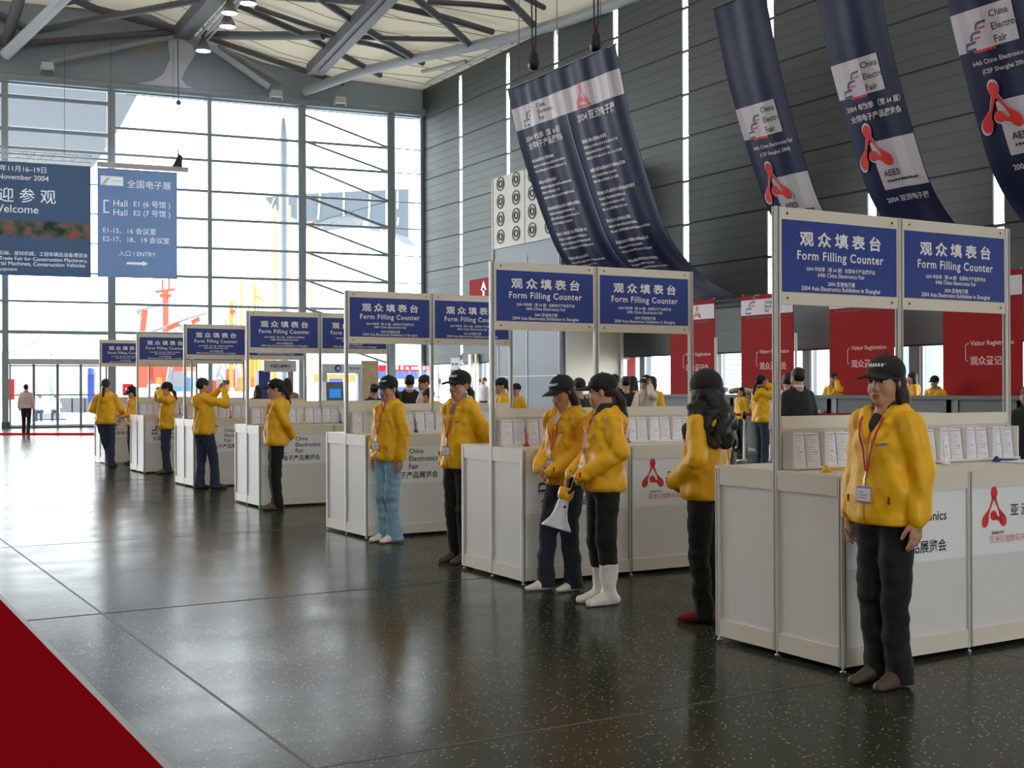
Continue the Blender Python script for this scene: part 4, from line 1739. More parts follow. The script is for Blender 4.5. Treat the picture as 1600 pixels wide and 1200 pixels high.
class Field:
    def __init__(s, lo, hi, base, fine=()):
        s.ax = [_axis(lo[a], hi[a], base, [(c[a] - f[a], c[a] + f[a], h) for c, f, h in fine]) for a in range(3)]
        s.D = np.full([len(a) for a in s.ax], 1.0, np.float32)

    def block(s, lo, hi):
        sl = []
        for a in range(3):
            i0 = max(0, int(np.searchsorted(s.ax[a], lo[a])) - 1)
            i1 = min(len(s.ax[a]), int(np.searchsorted(s.ax[a], hi[a])) + 1)
            if i1 <= i0:
                return None, None
            sl.append(slice(i0, i1))
        X = s.ax[0][sl[0]][:, None, None]
        Y = s.ax[1][sl[1]][None, :, None]
        Z = s.ax[2][sl[2]][None, None, :]
        return tuple(sl), (X, Y, Z)

    def op(s, fn, lo, hi, k=0.02, mode='u'):
        mg = k + 0.03
        sl, P = s.block([v - mg for v in lo], [v + mg for v in hi])
        if sl is None:
            return
        d = fn(*P).astype(np.float32)
        a = s.D[sl]
        d = np.broadcast_to(d, a.shape)
        if mode == 'u':
            h = np.maximum(k - np.abs(a - d), 0) / k
            s.D[sl] = np.minimum(a, d) - h * h * k * 0.25
        else:
            b = -d if mode == 's' else d
            h = np.maximum(k - np.abs(a - b), 0) / k
            s.D[sl] = np.maximum(a, b) + h * h * k * 0.25

    def rc(s, a, b, ra, rb, k=0.02, mode='u'):
        a, b = np.array(a, float), np.array(b, float)
        ab = b - a
        L = max(1e-9, float(ab @ ab))
        r = max(ra, rb)

        def fn(X, Y, Z):
            px, py, pz = X - a[0], Y - a[1], Z - a[2]
            t = np.clip((px * ab[0] + py * ab[1] + pz * ab[2]) / L, 0, 1)
            return np.sqrt((px - t * ab[0]) ** 2 + (py - t * ab[1]) ** 2 + (pz - t * ab[2]) ** 2) - (ra + (rb - ra) * t)
        s.op(fn, np.minimum(a, b) - r, np.maximum(a, b) + r, k, mode)

    def chain(s, pts, rs, k=0.02):
        for i in range(len(pts) - 1):
            s.rc(pts[i], pts[i + 1], rs[i], rs[i + 1], k)

    def ell(s, c, r, R=None, k=0.02, mode='u'):
        c = np.array(c, float)
        r = np.array(r, float)
        R = np.eye(3) if R is None else np.array(R, float)

        def fn(X, Y, Z):
            px, py, pz = X - c[0], Y - c[1], Z - c[2]
            q = [px * R[0, i] + py * R[1, i] + pz * R[2, i] for i in range(3)]
            k0 = np.sqrt((q[0] / r[0]) ** 2 + (q[1] / r[1]) ** 2 + (q[2] / r[2]) ** 2)
            k1 = np.sqrt((q[0] / r[0] ** 2) ** 2 + (q[1] / r[1] ** 2) ** 2 + (q[2] / r[2] ** 2) ** 2)
            return k0 * (k0 - 1) / np.maximum(k1, 1e-6)
        m = r.max()
        s.op(fn, c - m, c + m, k, mode)

    def wrinkle(s, amp, seed, freq=34.0, zr=None, zk=1.4):
        X, Y, Z = s.ax[0][:, None, None], s.ax[1][None, :, None], s.ax[2][None, None, :]
        rg = random.Random(seed)
        w = 0
        for i in range(4):
            d = np.array([rg.uniform(-1, 1), rg.uniform(-1, 1), rg.uniform(-zk, zk)])
            d = d / np.linalg.norm(d) * freq * rg.uniform(0.5, 1.3)
            ph = rg.uniform(0, 6.28)
            e = np.array([rg.uniform(-1, 1), rg.uniform(-1, 1), rg.uniform(-1, 1)]) * freq * 0.3
            w = w + np.sin(X * d[0] + Y * d[1] + Z * d[2] + ph + 1.4 * np.sin(X * e[0] + Y * e[1] + Z * e[2]))
        g = amp * w / 2.2
        if zr is not None:
            g = g * np.clip((Z - zr[0]) / 0.05, 0, 1) * np.clip((zr[1] - Z) / 0.05, 0, 1)
        g = g - amp * 0.45
        near = np.abs(s.D) < 0.12
        s.D = np.where(near, s.D + g, s.D).astype(np.float32)

    def mesh(s):
        D = s.D
        neg = D < 0
        nx, ny, nz = D.shape
        cnt = np.zeros((nx - 1, ny - 1, nz - 1), np.int8)
        for i in (0, 1):
            for j in (0, 1):
                for k in (0, 1):
                    cnt += neg[i:nx - 1 + i, j:ny - 1 + j, k:nz - 1 + k]
        mask = (cnt > 0) & (cnt < 8)
        ci = np.argwhere(mask)
        idx = np.full(mask.shape, -1, np.int64)
        idx[mask] = np.arange(len(ci))
        acc = np.zeros((len(ci), 3))
        n = np.zeros(len(ci))
        ax = s.ax
        corners = [(i, j, k) for i in (0, 1) for j in (0, 1) for k in (0, 1)]
        val = {c: D[ci[:, 0] + c[0], ci[:, 1] + c[1], ci[:, 2] + c[2]] for c in corners}
        pos = [{0: ax[a][ci[:, a]], 1: ax[a][ci[:, a] + 1]} for a in range(3)]
        for a in range(3):
            for c in corners:
                if c[a]:
                    continue
                e = list(c)
                e[a] = 1
                e = tuple(e)
                va, vb = val[c], val[e]
                cr = (va < 0) != (vb < 0)
                t = np.where(cr, va / np.where(cr, va - vb, 1), 0)
                for q in range(3):
                    if q == a:
                        p = pos[q][0] + t * (pos[q][1] - pos[q][0])
                    else:
                        p = pos[q][c[q]]
                    acc[:, q] += np.where(cr, p, 0)
                n += cr
        V = acc / n[:, None]
        quads = []
        for a in range(3):
            sl0 = [slice(None)] * 3
            sl1 = [slice(None)] * 3
            sl0[a] = slice(0, -1)
            sl1[a] = slice(1, None)
            A, B = neg[tuple(sl0)], neg[tuple(sl1)]
            ch = A != B
            b, c = (a + 1) % 3, (a + 2) % 3
            e = np.argwhere(ch)
            ok = (e[:, b] > 0) & (e[:, c] > 0) & (e[:, b] < D.shape[b] - 1) & (e[:, c] < D.shape[c] - 1)
            e = e[ok]
            fl = A[e[:, 0], e[:, 1], e[:, 2]]

            def cell(db, dc):
                q = e.copy()
                q[:, b] += db
                q[:, c] += dc
                return idx[q[:, 0], q[:, 1], q[:, 2]]
            q = np.stack([cell(-1, -1), cell(0, -1), cell(0, 0), cell(-1, 0)], 1)
            q[~fl] = q[~fl][:, ::-1]
            quads.append(q)
        Q = np.concatenate(quads)
        Q = Q[(Q >= 0).all(1)]
        return V, Q

    def front(s, x, z, y0=-0.45):
        """first solid y met coming from the front at (x, z)"""
        i = int(np.clip(np.searchsorted(s.ax[0], x), 1, len(s.ax[0]) - 1))
        k = int(np.clip(np.searchsorted(s.ax[2], z), 1, len(s.ax[2]) - 1))
        col = s.D[i, :, k]
        h = np.argwhere(col < 0)
        if len(h) == 0:
            return None
        j = int(h[0, 0])
        if j == 0:
            return float(s.ax[1][0])
        a, b = float(col[j - 1]), float(col[j])
        t = a / (a - b)
        return float(s.ax[1][j - 1] + t * (s.ax[1][j] - s.ax[1][j - 1]))


def link_mesh(name, V, Q, mats, parent, matfn=None, smooth_iter=1):
    V = np.array(V)
    if smooth_iter and len(Q):
        for _ in range(smooth_iter):
            acc = np.zeros_like(V)
            n = np.zeros(len(V))
            for i in range(4):
                np.add.at(acc, Q[:, i], V[Q[:, (i + 1) % 4]])
                np.add.at(acc, Q[:, i], V[Q[:, (i + 3) % 4]])
                np.add.at(n, Q[:, i], 2)
            V = V * 0.4 + 0.6 * acc / np.maximum(n, 1)[:, None]
    me = bpy.data.meshes.new(name)
    me.vertices.add(len(V))
    me.vertices.foreach_set('co', V.astype(np.float32).ravel())
    me.loops.add(len(Q) * 4)
    me.loops.foreach_set('vertex_index', Q.astype(np.int32).ravel())
    me.polygons.add(len(Q))
    me.polygons.foreach_set('loop_start', np.arange(0, len(Q) * 4, 4, dtype=np.int32))
    me.polygons.foreach_set('use_smooth', np.ones(len(Q), bool))
    for m in mats:
        me.materials.append(m)
    if matfn is not None:
        C = V[Q].mean(1)
        me.polygons.foreach_set('material_index', matfn(C).astype(np.int32))
    me.update(calc_edges=True)
    me.validate()
    o = bpy.data.objects.new(name, me)
    COL.objects.link(o)
    o.parent = parent
    return o


def rot_xyz(yaw=0, pitch=0, roll=0):
    """yaw + turns to the person's left, pitch + bows, roll + tilts to the person's left"""
    return np.array(Matrix.Rotation(yaw, 3, 'Z') @ Matrix.Rotation(pitch, 3, 'X') @ Matrix.Rotation(-roll, 3, 'Y'))


def unit(v):
    v = np.array(v, float)
    return v / (np.linalg.norm(v) or 1)


ARMS = {   # elbow, wrist, hand direction, palm direction - of the left arm (x > 0); curl
    'down': ((.205, .03, 1.075), (.212, -.015, .845), (-.02, -.12, -1), (-1, .1, 0), .5),
    'front': ((.222, .03, 1.085), (.075, -.185, .915), (-.85, -.15, -.35), (.1, .95, -.1), .8),
    'front_over': ((.222, .028, 1.085), (.085, -.20, .925), (-.9, -.1, -.3), (.1, .95, .05), .7),
    'back': ((.228, .10, 1.09), (.085, .185, .935), (-.8, .1, -.35), (-.1, -.95, .1), .7),
    'raise': ((.30, -.12, 1.34), (.09, -.13, 1.49), (-.5, .25, .55), (-.3, .8, -.3), .5),
    'photo': ((.25, -.20, 1.25), (.07, -.30, 1.46), (-.35, -.3, .6), (-.7, .2, .2), .9),
    'phone': ((.24, -.21, 1.33), (.115, -.05, 1.47), (-.2, .35, .8), (-.9, 0, .1), .8),
    'fore': ((.24, .0, 1.08), (.17, -.22, 1.03), (-.3, -.9, -.1), (0, 0, -1), .4),
    'lean': ((.26, -.03, 1.08), (.22, -.26, 1.02), (-.3, -.9, -.15), (0, 0, -1), .3),
    'mega': ((.215, .03, 1.08), (.16, -.17, .90), (-.25, -.45, -.8), (-.9, .2, .1), 1.15),
    'cross': ((.25, -.08, 1.10), (.0, -.20, 1.06), (-.9, .0, .1), (0, .9, 0), .4),
    'sit': ((.24, -.04, 1.08), (.15, -.24, 1.0), (-.4, -.8, -.2), (0, 0, -1), .5),
}
LEGS = {   # knee, ankle of the left leg, toe direction
    'stand': ((.088, -.01, .46), (.095, .02, .085), (.12, -1, 0)),
    'close': ((.072, -.015, .46), (.066, .015, .085), (.10, -1, 0)),
    'step': ((.09, -.09, .47), (.10, -.13, .085), (.1, -1, 0)),
    'behind': ((.085, .03, .46), (.09, .15, .09), (.1, -1, 0)),
    'wide': ((.13, -.01, .46), (.17, .02, .085), (.3, -1, 0)),
    'crossed': ((.02, -.05, .46), (-.07, -.13, .085), (-.2, -1, 0)),
    'sit': ((.11, -.42, .86), (.11, -.42, .47), (.1, -1, 0)),
}


def person(label, x, y, face, s=1.0, arms=('down', 'down'), legs=('stand', 'stand'), head=(0, 0, 0), lod=1,
           top='jacket', top_mat=None, under=None, trousers=None, flare=.062, shoe='flat', shoe_mats=None,
           hair='tail', hair_mat=None, cap=True, cap_head=None, lanyard=True, skin_mat=None, group=None, lean=0.0,
           seed=1, upper_only=False, badge_dx=0.0, waist=1.0, z0=0.0, arm_over=None, badge_mat=None, badge_size=None):
    """one person: body (a single surface) with hair and clothing as its children; face = direction in degrees looked to (0 = +X, 90 = +Y)"""
    rg = random.Random(seed)
    th = math.radians(face) + PI / 2
    root = empty('person', label, 'person', (x, y, z0), th, group)
    skin_mat = skin_mat or skin
    hair_mat = hair_mat or hair_black
    trousers = trousers or trouser_black
    B = {1: .011, 2: .016, 3: .022, 4: .03}[lod]          # cloth cell
    HB = {1: .0032, 2: .0055, 3: .009, 4: .014}[lod]      # head cell
    HH = {1: .0042, 2: .0062, 3: .012, 4: .02}[lod]       # hand cell
    ca, sa = math.cos(lean), math.sin(lean)

    def L(p, z=.9):       # lean of the upper body forward (towards -y) about the hips
        p = np.array(p, float)
        dz = p[2] - z
        if dz <= 0 or lean == 0:
            return p
        return np.array([p[0], p[1] * ca - dz * sa, z + dz * ca + p[1] * sa])

    def mir(p, side):
        return np.array([p[0] * side, p[1], p[2]], float)

    SH = {sd: L(mir((.150, .005, 1.315), sd)) for sd in (1, -1)}
    A = {}
    for sd, nm in ((1, arms[0]), (-1, arms[1])):
        e, w, hd, pn, cu = ARMS[nm] if not (arm_over and sd in arm_over) else arm_over[sd]
        A[sd] = (L(mir(e, sd)), L(mir(w, sd)), unit(mir(hd, sd)), unit(mir(pn, sd)), cu)
    HIP = {sd: np.array([.088 * sd, 0, .86]) for sd in (1, -1)}
    G = {}
    for sd, nm in ((1, legs[0]), (-1, legs[1])):
        kn, an, td = LEGS[nm]
        G[sd] = (mir(kn, sd), mir(an, sd), unit(mir(td, sd)))
    hy, hp, hr = [math.radians(v) for v in head]
    RH = rot_xyz(hy, hp + lean * .5, hr)
    neck = L((0, .015, 1.40))
    hc = neck + RH @ np.array([0, -.012, .115])           # eye level, between the ears

    def hl(q):
        return hc + RH @ np.array(q, float)

    def toh(C):
        return (C - hc) @ RH

    mm = lambda V: V * s   # noqa: E731

    # ---- body: head, neck, trunk, limbs and hands in one field
    fine = [(hc, (.115, .135, .15), HB)]
    for sd in (1, -1):
        e, w, hd, pn, cu = A[sd]
        fine.append((w + hd * .085, (.075, .075, .075) if abs(hd[2]) < .8 else (.05, .06, .10), HH))
    allp = [hc + v for v in ((-.15, -.17, -.2), (.15, .17, .17))] + [A[sd][i] for sd in (1, -1) for i in (0, 1)]
    allp += [A[sd][1] + A[sd][2] * .2 for sd in (1, -1)] + [G[sd][i] for sd in (1, -1) for i in (0, 1)]
    allp += [G[sd][1] + G[sd][2] * .2 for sd in (1, -1)] + [np.array([.22, .17, 1.3]), np.array([-.22, -.17, .8])]
    allp = np.array(allp)
    lo, hi = allp.min(0) - .06, allp.max(0) + .06
    if upper_only:
        lo[2] = max(lo[2], .74)
    f = Field(lo, hi, {1: .016, 2: .02, 3: .026, 4: .034}[lod], fine)
    hr_ = np.array([1, 1, 1])
    f.ell(hl((0, .018, .035)), (.073, .092, .083), RH, .02)
    f.ell(hl((0, -.022, -.03)), (.062, .066, .080), RH, .03)
    f.ell(hl((0, -.036, -.084)), (.040, .042, .028), RH, .03)
    f.rc(hl((0, -.064, -.098)), hl((0, -.06, -.1)), .015, .015, .025)
    for sd in (1, -1):
        f.rc(hl((.036 * sd, -.056, -.038)), hl((.040 * sd, -.05, -.045)), .022, .022, .02)
        f.ell(hl((.074 * sd, .016, -.008)), (.009, .018, .031), RH @ rot_xyz(.25 * sd), .012)
        if lod < 3:
            f.rc(hl((.012 * sd, -.078, .02)), hl((.046 * sd, -.066, .02)), .010, .008, .014)
            f.rc(hl((.032 * sd, -.096, .001)), hl((.034 * sd, -.094, .001)), .012, .012, .016, 's')
            f.ell(hl((.032 * sd, -.0745, .0)), (.014, .0105, .0085), RH, .005)
            f.rc(hl((.011 * sd, -.088, -.040)), hl((.012 * sd, -.084, -.040)), .008, .007, .008)
    f.rc(hl((0, -.080, .004)), hl((0, -.096, -.034)), .0075, .0115, .014)
    f.rc(hl((-.016, -.0835, -.0635)), hl((.016, -.0835, -.0635)), .0065, .0065, .010)
    f.rc(hl((-.014, -.0825, -.0745)), hl((.014, -.0825, -.0745)), .0075, .0075, .010)
    if lod < 3:
        f.rc(hl((-.021, -.0935, -.069)), hl((.021, -.0935, -.069)), .0028, .0028, .006, 's')
    f.rc(hl((0, .022, -.05)), neck + np.array([0, .015, -.05]), .045, .05, .022)
    f.rc(L((0, .012, 1.345)), L((0, .01, 1.2)), .06, .085, .05)
    f.ell(L((0, 0, 1.18)), (.14, .085, .18), None, .05)
    f.ell(L((0, 0, 1.0)), (.135, .095, .18), None, .06)
    if not upper_only:
        f.ell((0, 0, .88), (.135, .09, .1), None, .05)
    for sd in (1, -1):
        e, w, hd, pn, cu = A[sd]
        f.rc(SH[sd] * np.array([.8, 1, 1]), e, .045, .036, .04)
        f.rc(e, w, .038, .024, .02)
        if not upper_only:
            kn, an, td = G[sd]
            f.rc(HIP[sd], kn, .072, .05, .03)
            f.rc(kn, an, .05, .034, .02)
            f.rc(an - np.array([0, 0, .02]), an + td * .11 - np.array([0, 0, .055]), .026, .016, .02)
        # hand
        side = np.cross(hd, pn)
        side = side / np.linalg.norm(side)
        pn = np.cross(side, hd)
        thumb_side = side if np.dot(side, np.array([0, -1, .3])) > 0 else -side   # thumb to the front / up
        if lod >= 4:
            f.rc(w, w + hd * .09, .026, .022, .015)
            f.rc(w + hd * .09, w + hd * .14 + pn * .02, .02, .014, .015)
        else:
            f.rc(w, w + hd * .035, .024, .024, .012)
            lens = (.070, .078, .073, .058)
            for q in range(4):
                off = thumb_side * (.0265 - q * .0177)
                k0 = w + hd * (.088 - abs(q - 1.2) * .004) + off
                f.rc(w + hd * .02 + off * .55, k0, .0145, .0115, .008)
                a1 = cu * (.55 + .12 * q)
                p, d = k0, hd
                for seg, (fr, tw) in enumerate(((.45, .6), (.32, 1.0), (.23, .8))):
                    ang = a1 * tw
                    n_ = pn
                    d = unit(d * math.cos(ang) + (n_ - d * np.dot(n_, d)) * math.sin(ang) + off * .2)
                    p2 = p + d * lens[q] * fr
                    f.rc(p, p2, .0092 - seg * .0008, .0086 - seg * .0010, .003)
                    p = p2
            t0 = w + hd * .022 + thumb_side * .021
            t1 = t0 + unit(hd * .75 + thumb_side * .55 + pn * .35) * .042
            t2 = t1 + unit(hd * .9 + thumb_side * .15 + pn * .45) * .030
            t3 = t2 + unit(hd * 1.0 + pn * .5) * .022
            f.rc(t0, t1, .0145, .0115, .008)
            f.rc(t1, t2, .0108, .0100, .004)
            f.rc(t2, t3, .0100, .0080, .003)
    V, Q = f.mesh()

    def body_mat(C):
        q = toh(C)
        m = np.zeros(len(C), int)
        if lod <= 3:
            ax_ = np.abs(q[:, 0])
            frontal = q[:, 1] < -.045
            m[frontal & (((ax_ - .033) / .019) ** 2 + ((q[:, 2] - .021 + 8 * (ax_ - .033) ** 2) / .0042) ** 2 < 1)] = 4
            m[frontal & (((ax_ - .032) / .0155) ** 2 + ((q[:, 2] - .0) / .0062) ** 2 < 1)] = 3
            m[frontal & (((ax_ - .032) / .0065) ** 2 + ((q[:, 2] - .0) / .0062) ** 2 < 1)] = 2
            m[frontal & (((ax_ - .032) / .0185) ** 2 + ((q[:, 2] - .0068) / .0026) ** 2 < 1)] = 2
            m[(q[:, 1] < -.076) & ((q[:, 0] / .020) ** 2 + ((q[:, 2] + .0690) / .0080) ** 2 < 1)] = 1
        return m
    link_mesh('body', mm(V), Q, [skin_mat, lips, eye_dark, eye_white, hair_brown], root, lambda C: body_mat(C / s))

    # ---- trousers
    if not upper_only:
        ks = [G[sd][i] for sd in (1, -1) for i in (0, 1)]
        lo = np.min(ks + [np.array([-.2, -.16, 0])], 0) - .13
        hi = np.max(ks + [np.array([.2, .16, .98])], 0) + .11
        lo[2], hi[2] = min(-.02, lo[2]), max(1.0, hi[2])
        f = Field(lo, hi, B)
        f.ell((0, .006, .83), (.145, .10, .10), None, .03)
        for sd in (1, -1):
            kn, an, td = G[sd]
            f.rc(HIP[sd] + np.array([-.004 * sd, .005, -.03]), kn, .088, .067, .03)
            if shoe == 'boot':
                f.rc(kn, an + np.array([0, 0, .2]), .067, .066, .02)
            else:
                mid = kn * .45 + an * .55
                f.rc(kn, mid, .067, .058, .02)
                f.rc(mid, an + np.array([0, .012, -.075]), .058, flare, .02)
        f.wrinkle(.0045, seed + 5, 30)
        f.wrinkle(.0035, seed + 6, 70, None, 2.2)
        bot = (.25 if shoe == 'boot' else .022) if z0 == 0 and legs[0] != 'sit' else -9
        f.op(lambda X, Y, Z: (bot - Z) + 0 * X + 0 * Y, lo, hi, .002, 'i')
        # a slim parting between the legs
        f.rc((0, -.2, .02), (0, -.2, .70), .0, .0, .002, 's')
        V, Q = f.mesh()
        link_mesh('trousers', mm(V), Q, [trousers], root)
        # ---- shoes
        sm = shoe_mats or (shoe_black, shoe_sole, None)
        for sd in (1, -1):
            kn, an, td = G[sd]
            b = an + np.array([0, 0, -an[2] + .0])
            if an[2] > .12:
                b = an - np.array([0, 0, .085])
            heel = b - td * .055
            toe = b + td * .155
            side = np.array([-td[1], td[0], 0])
            f = Field(b - np.array([.22, .22, .01]), b + np.array([.22, .22, .36 if shoe == 'boot' else .13]), {1: .006, 2: .009, 3: .015, 4: .02}[lod])
            zc = np.array([0, 0, 1.0])
            f.rc(heel + zc * .036, b + td * .04 + zc * .036, .034, .038, .02)
            f.rc(b + td * .04 + zc * .034, toe + zc * .024, .038, .030 if shoe != 'point' else .017, .02)
            f.rc(b - td * .02 + zc * .06, b + zc * .085, .036, .034, .03)
            if shoe in ('flat', 'boot'):
                f.rc(b + zc * .075, b + td * .085 + zc * .045, .036, .028, .03)
            if shoe == 'boot':
                f.rc(b + zc * .08, b + td * .0 + zc * .29, .044, .066, .03)
                f.wrinkle(.006, seed, 48, (.1, .27))
                f.op(lambda X, Y, Z: (Z - .295) + 0 * X + 0 * Y, b - .3, b + .4, .004, 'i')
            z_b = b[2]
            f.op(lambda X, Y, Z: (z_b + .003 - Z) + 0 * X + 0 * Y, b - .3, b + .3, .004, 'i')
            V, Q = f.mesh()
            mats = [sm[0], sm[1], sm[2] or sm[0]]

            def shoe_mat(C, b=b, td=td):
                C = C / s
                z = C[:, 2] - b[2]
                al = (C - b) @ td
                m = np.zeros(len(C), int)
                m[z < .016] = 1
                if sm[2]:
                    m[(al < -.005) & (al > -.03) & (z > .02) & (z < .07)] = 2
                return m
            link_mesh('boot' if shoe == 'boot' else 'shoe', mm(V), Q, mats, root, shoe_mat)

    # ---- upper garment
    tm = top_mat or jacket_y
    pts = [A[sd][i] for sd in (1, -1) for i in (0, 1)] + [SH[1], SH[-1], L((0, -.17, 1.42)), L((0, .2, 1.42))]
    lo, hi = np.min(pts, 0) - .10, np.max(pts, 0) + .10
    lo = np.minimum(lo, (-.27, -.22, .76))
    hi = np.maximum(hi, (.27, .22, 1.5))
    f = Field(lo, hi, B)
    if top == 'jacket':
        hem = .805
        prof = [(.70, .172, .126), (.805, .174, .128), (.84, .186, .142), (.95, .174, .136), (1.08, .160, .126), (1.2, .156, .120), (1.26, .140, .104), (1.31, .102, .085), (1.37, .070, .068), (1.42, .04, .04)]
        sl = (.064, .056, .050, .040)
    else:
        hem = .74 if top == 'coat' else .84
        prof = [(.68, .185, .135), (.84, .178, .13), (1.0, .165, .12), (1.15, .182, .13), (1.26, .172, .115), (1.34, .125, .09), (1.40, .075, .072), (1.5, .05, .05)]
        sl = (.066, .056, .05, .042)
    zs = [p_[0] for p_ in prof]

    def torso(X, Y, Z):
        if lean:
            dz = Z - .9
            z2 = np.where(dz > 0, .9 + dz * ca - Y * sa, Z)
            Y = np.where(dz > 0, Y * ca + dz * sa, Y)
            Z = z2
        rx = np.interp(Z, zs, [p_[1] * waist for p_ in prof])
        ry = np.interp(Z, zs, [p_[2] * waist for p_ in prof])
        e = 2.4
        q = (np.abs(X / rx) ** e + np.abs((Y - .004) / ry) ** e) ** (1 / e)
        return (q - 1) * np.minimum(rx, ry)
    f.op(torso, (-.22, -.3 - .5 * abs(sa), hem - .06), (.22, .24, 1.47), .03)
    for sd in (1, -1):
        e, w, hd, pn, cu = A[sd]
        f.rc(SH[sd] * np.array([.45, 1, 1]) + np.array([0, 0, .012]), SH[sd] + np.array([0, 0, -.012]), .046, .058, .05)
        f.rc(SH[sd] + np.array([0, 0, -.012]), e, sl[0] - .004, sl[1], .02)
        wv = w - (w - e) * .10
        f.rc(e, wv, sl[1], sl[2], .016)
        cz = unit(w - e)
        f.rc(w - cz * .03, w + cz * .012, sl[3], sl[3] - .004, .015)
    if top == 'jacket' and lod < 4:     # folded hood and stand-up collar
        f.ell(L((0, .098, 1.325)), (.125, .055, .07), None, .04)
        f.ell(L((0, .132, 1.275)), (.088, .045, .08), None, .04)
        for sd in (1, -1):
            f.chain([L((.0, .084, 1.395)), L((.070 * sd, .060, 1.392)), L((.090 * sd, .0, 1.368)), L((.070 * sd, -.070, 1.315)), L((.024 * sd, -.112, 1.225))], [.023, .023, .022, .020, .015], .015)
    elif top != 'jacket':
        for sd in (1, -1):
            f.chain([L((.0, .07, 1.42)), L((.055 * sd, .045, 1.415)), L((.066 * sd, -.01, 1.40)), L((.03 * sd, -.075, 1.36))], [.016, .016, .015, .013], .02)
    f.wrinkle(.004, seed, 30)
    if top == 'jacket':
        f.wrinkle(.0065, seed + 31, 60, None, .55)
        if lod < 3:
            f.wrinkle(.0032, seed + 47, 105, None, .8)
    bb = (L((-.2, -.25, 1.1)) - .1, L((.2, .25, 1.5)) + .15)
    f.rc(L((0, .004, 1.30)), hl((0, .02, -.10)), .050, .075, .01, 's')
    if top in ('jacket', 'suit'):
        f.rc(L((0, -.155, 1.235)), L((0, -.06, 1.40)), .016, .062, .015, 's')
    f.op(lambda X, Y, Z: (hem - Z) + 0 * X + 0 * Y, (-.5, -.5, .5), (.5, .5, hem + .05), .006, 'i')
    V, Q = f.mesh()

    def top_matfn(C):
        C = C / s
        m = np.zeros(len(C), int)
        if top == 'jacket':
            fr = (np.abs(C[:, 0]) < .0055) & (C[:, 1] < -.02) & (C[:, 2] < 1.28)
            m[fr] = 1
        return m
    nm = {'jacket': 'jacket', 'suit': 'suit_jacket', 'shirt': 'shirt', 'coat': 'coat', 'sweater': 'sweater'}[top]
    link_mesh(nm, mm(V), Q, [tm, jacket_seam if tm is jacket_y else tm], root, top_matfn if lod < 3 else None)
    jf = f

    # ---- what shows at the neck
    if under is not None:
        um, hgt = under
        f = Field(neck - np.array([.16, .2, .2]), neck + np.array([.16, .16, .1]), max(.007, B * .7))
        f.rc(L((0, -.0, 1.29)), L((0, .012, 1.36)), .066, .06, .02)
        f.rc(L((0, .012, 1.36)), neck + (hl((0, .02, -.06)) - neck) * hgt + np.array([0, .004, 0]), .06, .057, .02)
        f.ell(L((0, -.012, 1.26)), (.078, .088, .09), None, .03)
        zt = float((neck + (hl((0, .02, -.06)) - neck) * hgt)[2])
        f.op(lambda X, Y, Z: (Z - zt) + 0 * X + 0 * Y, neck - .3, neck + .3, .006, 'i')
        V, Q = f.mesh()
        link_mesh('collar', mm(V), Q, [um], root)

    # ---- hair
    if hair:
        rl = .34 if hair in ('tail', 'long', 'curly', 'bob') else .14
        f = Field(hc - np.array([.2, .24, rl + .04]), hc + np.array([.2, .26, .17]), {1: .0065, 2: .009, 3: .013, 4: .02}[lod])
        vol = .012 if hair == 'curly' else 0
        f.ell(hl((0, .02, .035)), (.081 + vol, .100 + vol, .091 + vol), RH, .01)
        f.ell(hl((0, -.10, -.045)), (.066, .078, .088 if cap else .082), RH, .012, 's')
        for sd in (1, -1):   # ears stay free
            if hair in ('short', 'tail', 'long'):
                f.ell(hl((.088 * sd, .004, -.02)), (.03, .026, .034), RH, .01, 's')
        f.op(lambda X, Y, Z: ((-.085 if hair == 'short' else -.10) - ((X - hc[0]) * RH[0, 2] + (Y - hc[1]) * RH[1, 2] + (Z - hc[2]) * RH[2, 2])), hc - .3, hc + .3, .012, 'i')
        if cap and hair != 'curly':
            f.op(lambda X, Y, Z: (((X - hc[0]) * RH[0, 2] + (Y - hc[1]) * RH[1, 2] + (Z - hc[2]) * RH[2, 2]) - .075), hc - .3, hc + .3, .012, 'i')
        dn = np.array([0, .0, -1.0])
        if hair == 'tail':
            p0 = hl((0, .105, -.02))
            p1 = p0 + np.array([0, .03, -.05]) + RH @ np.array([0, .012, 0])
            f.chain([hl((0, .08, .0)), p0, p1, p1 + np.array([0, .02, -.11]), p1 + np.array([.01, .01, -.2])], [.03, .022, .03, .027, .008], .012)
        if hair == 'long':
            for sd in (1, -1):
                a = hl((.055 * sd, .035, -.01))
                f.chain([a, hl((.068 * sd, .045, -.09)), hl((.062 * sd, .06, -.13)) + dn * .05, hl((.055 * sd, .06, -.13)) + dn * .13], [.04, .034, .032, .012], .02)
            f.chain([hl((0, .075, -.02)), hl((0, .085, -.12)), hl((0, .09, -.13)) + dn * .1], [.045, .05, .02], .03)
        if hair == 'bob':
            for sd in (1, -1):
                f.chain([hl((.058 * sd, .02, 0)), hl((.068 * sd, .025, -.08)), hl((.062 * sd, .03, -.13))], [.035, .03, .014], .02)
            f.chain([hl((0, .075, -.02)), hl((0, .08, -.10)), hl((0, .08, -.14))], [.05, .05, .03], .03)
        if hair == 'curly':
            r2 = random.Random(seed)
            for _ in range(150):
                a = r2.uniform(-.6, PI + .6)
                zz = r2.uniform(-.34, .02)
                rad = .088 + .062 * min(1, max(0, -zz - .03) / .14)
                c = hl((0, .02, 0)) + np.array([math.cos(a) * rad * .95, math.sin(a) * rad * 1.05, zz])
                q_ = r2.uniform(.022, .036)
                f.rc(c, c + np.array([r2.uniform(-.02, .02), r2.uniform(-.02, .02), r2.uniform(-.05, -.02)]), q_, q_ * .7, .012)
            f.wrinkle(.006, seed, 90)
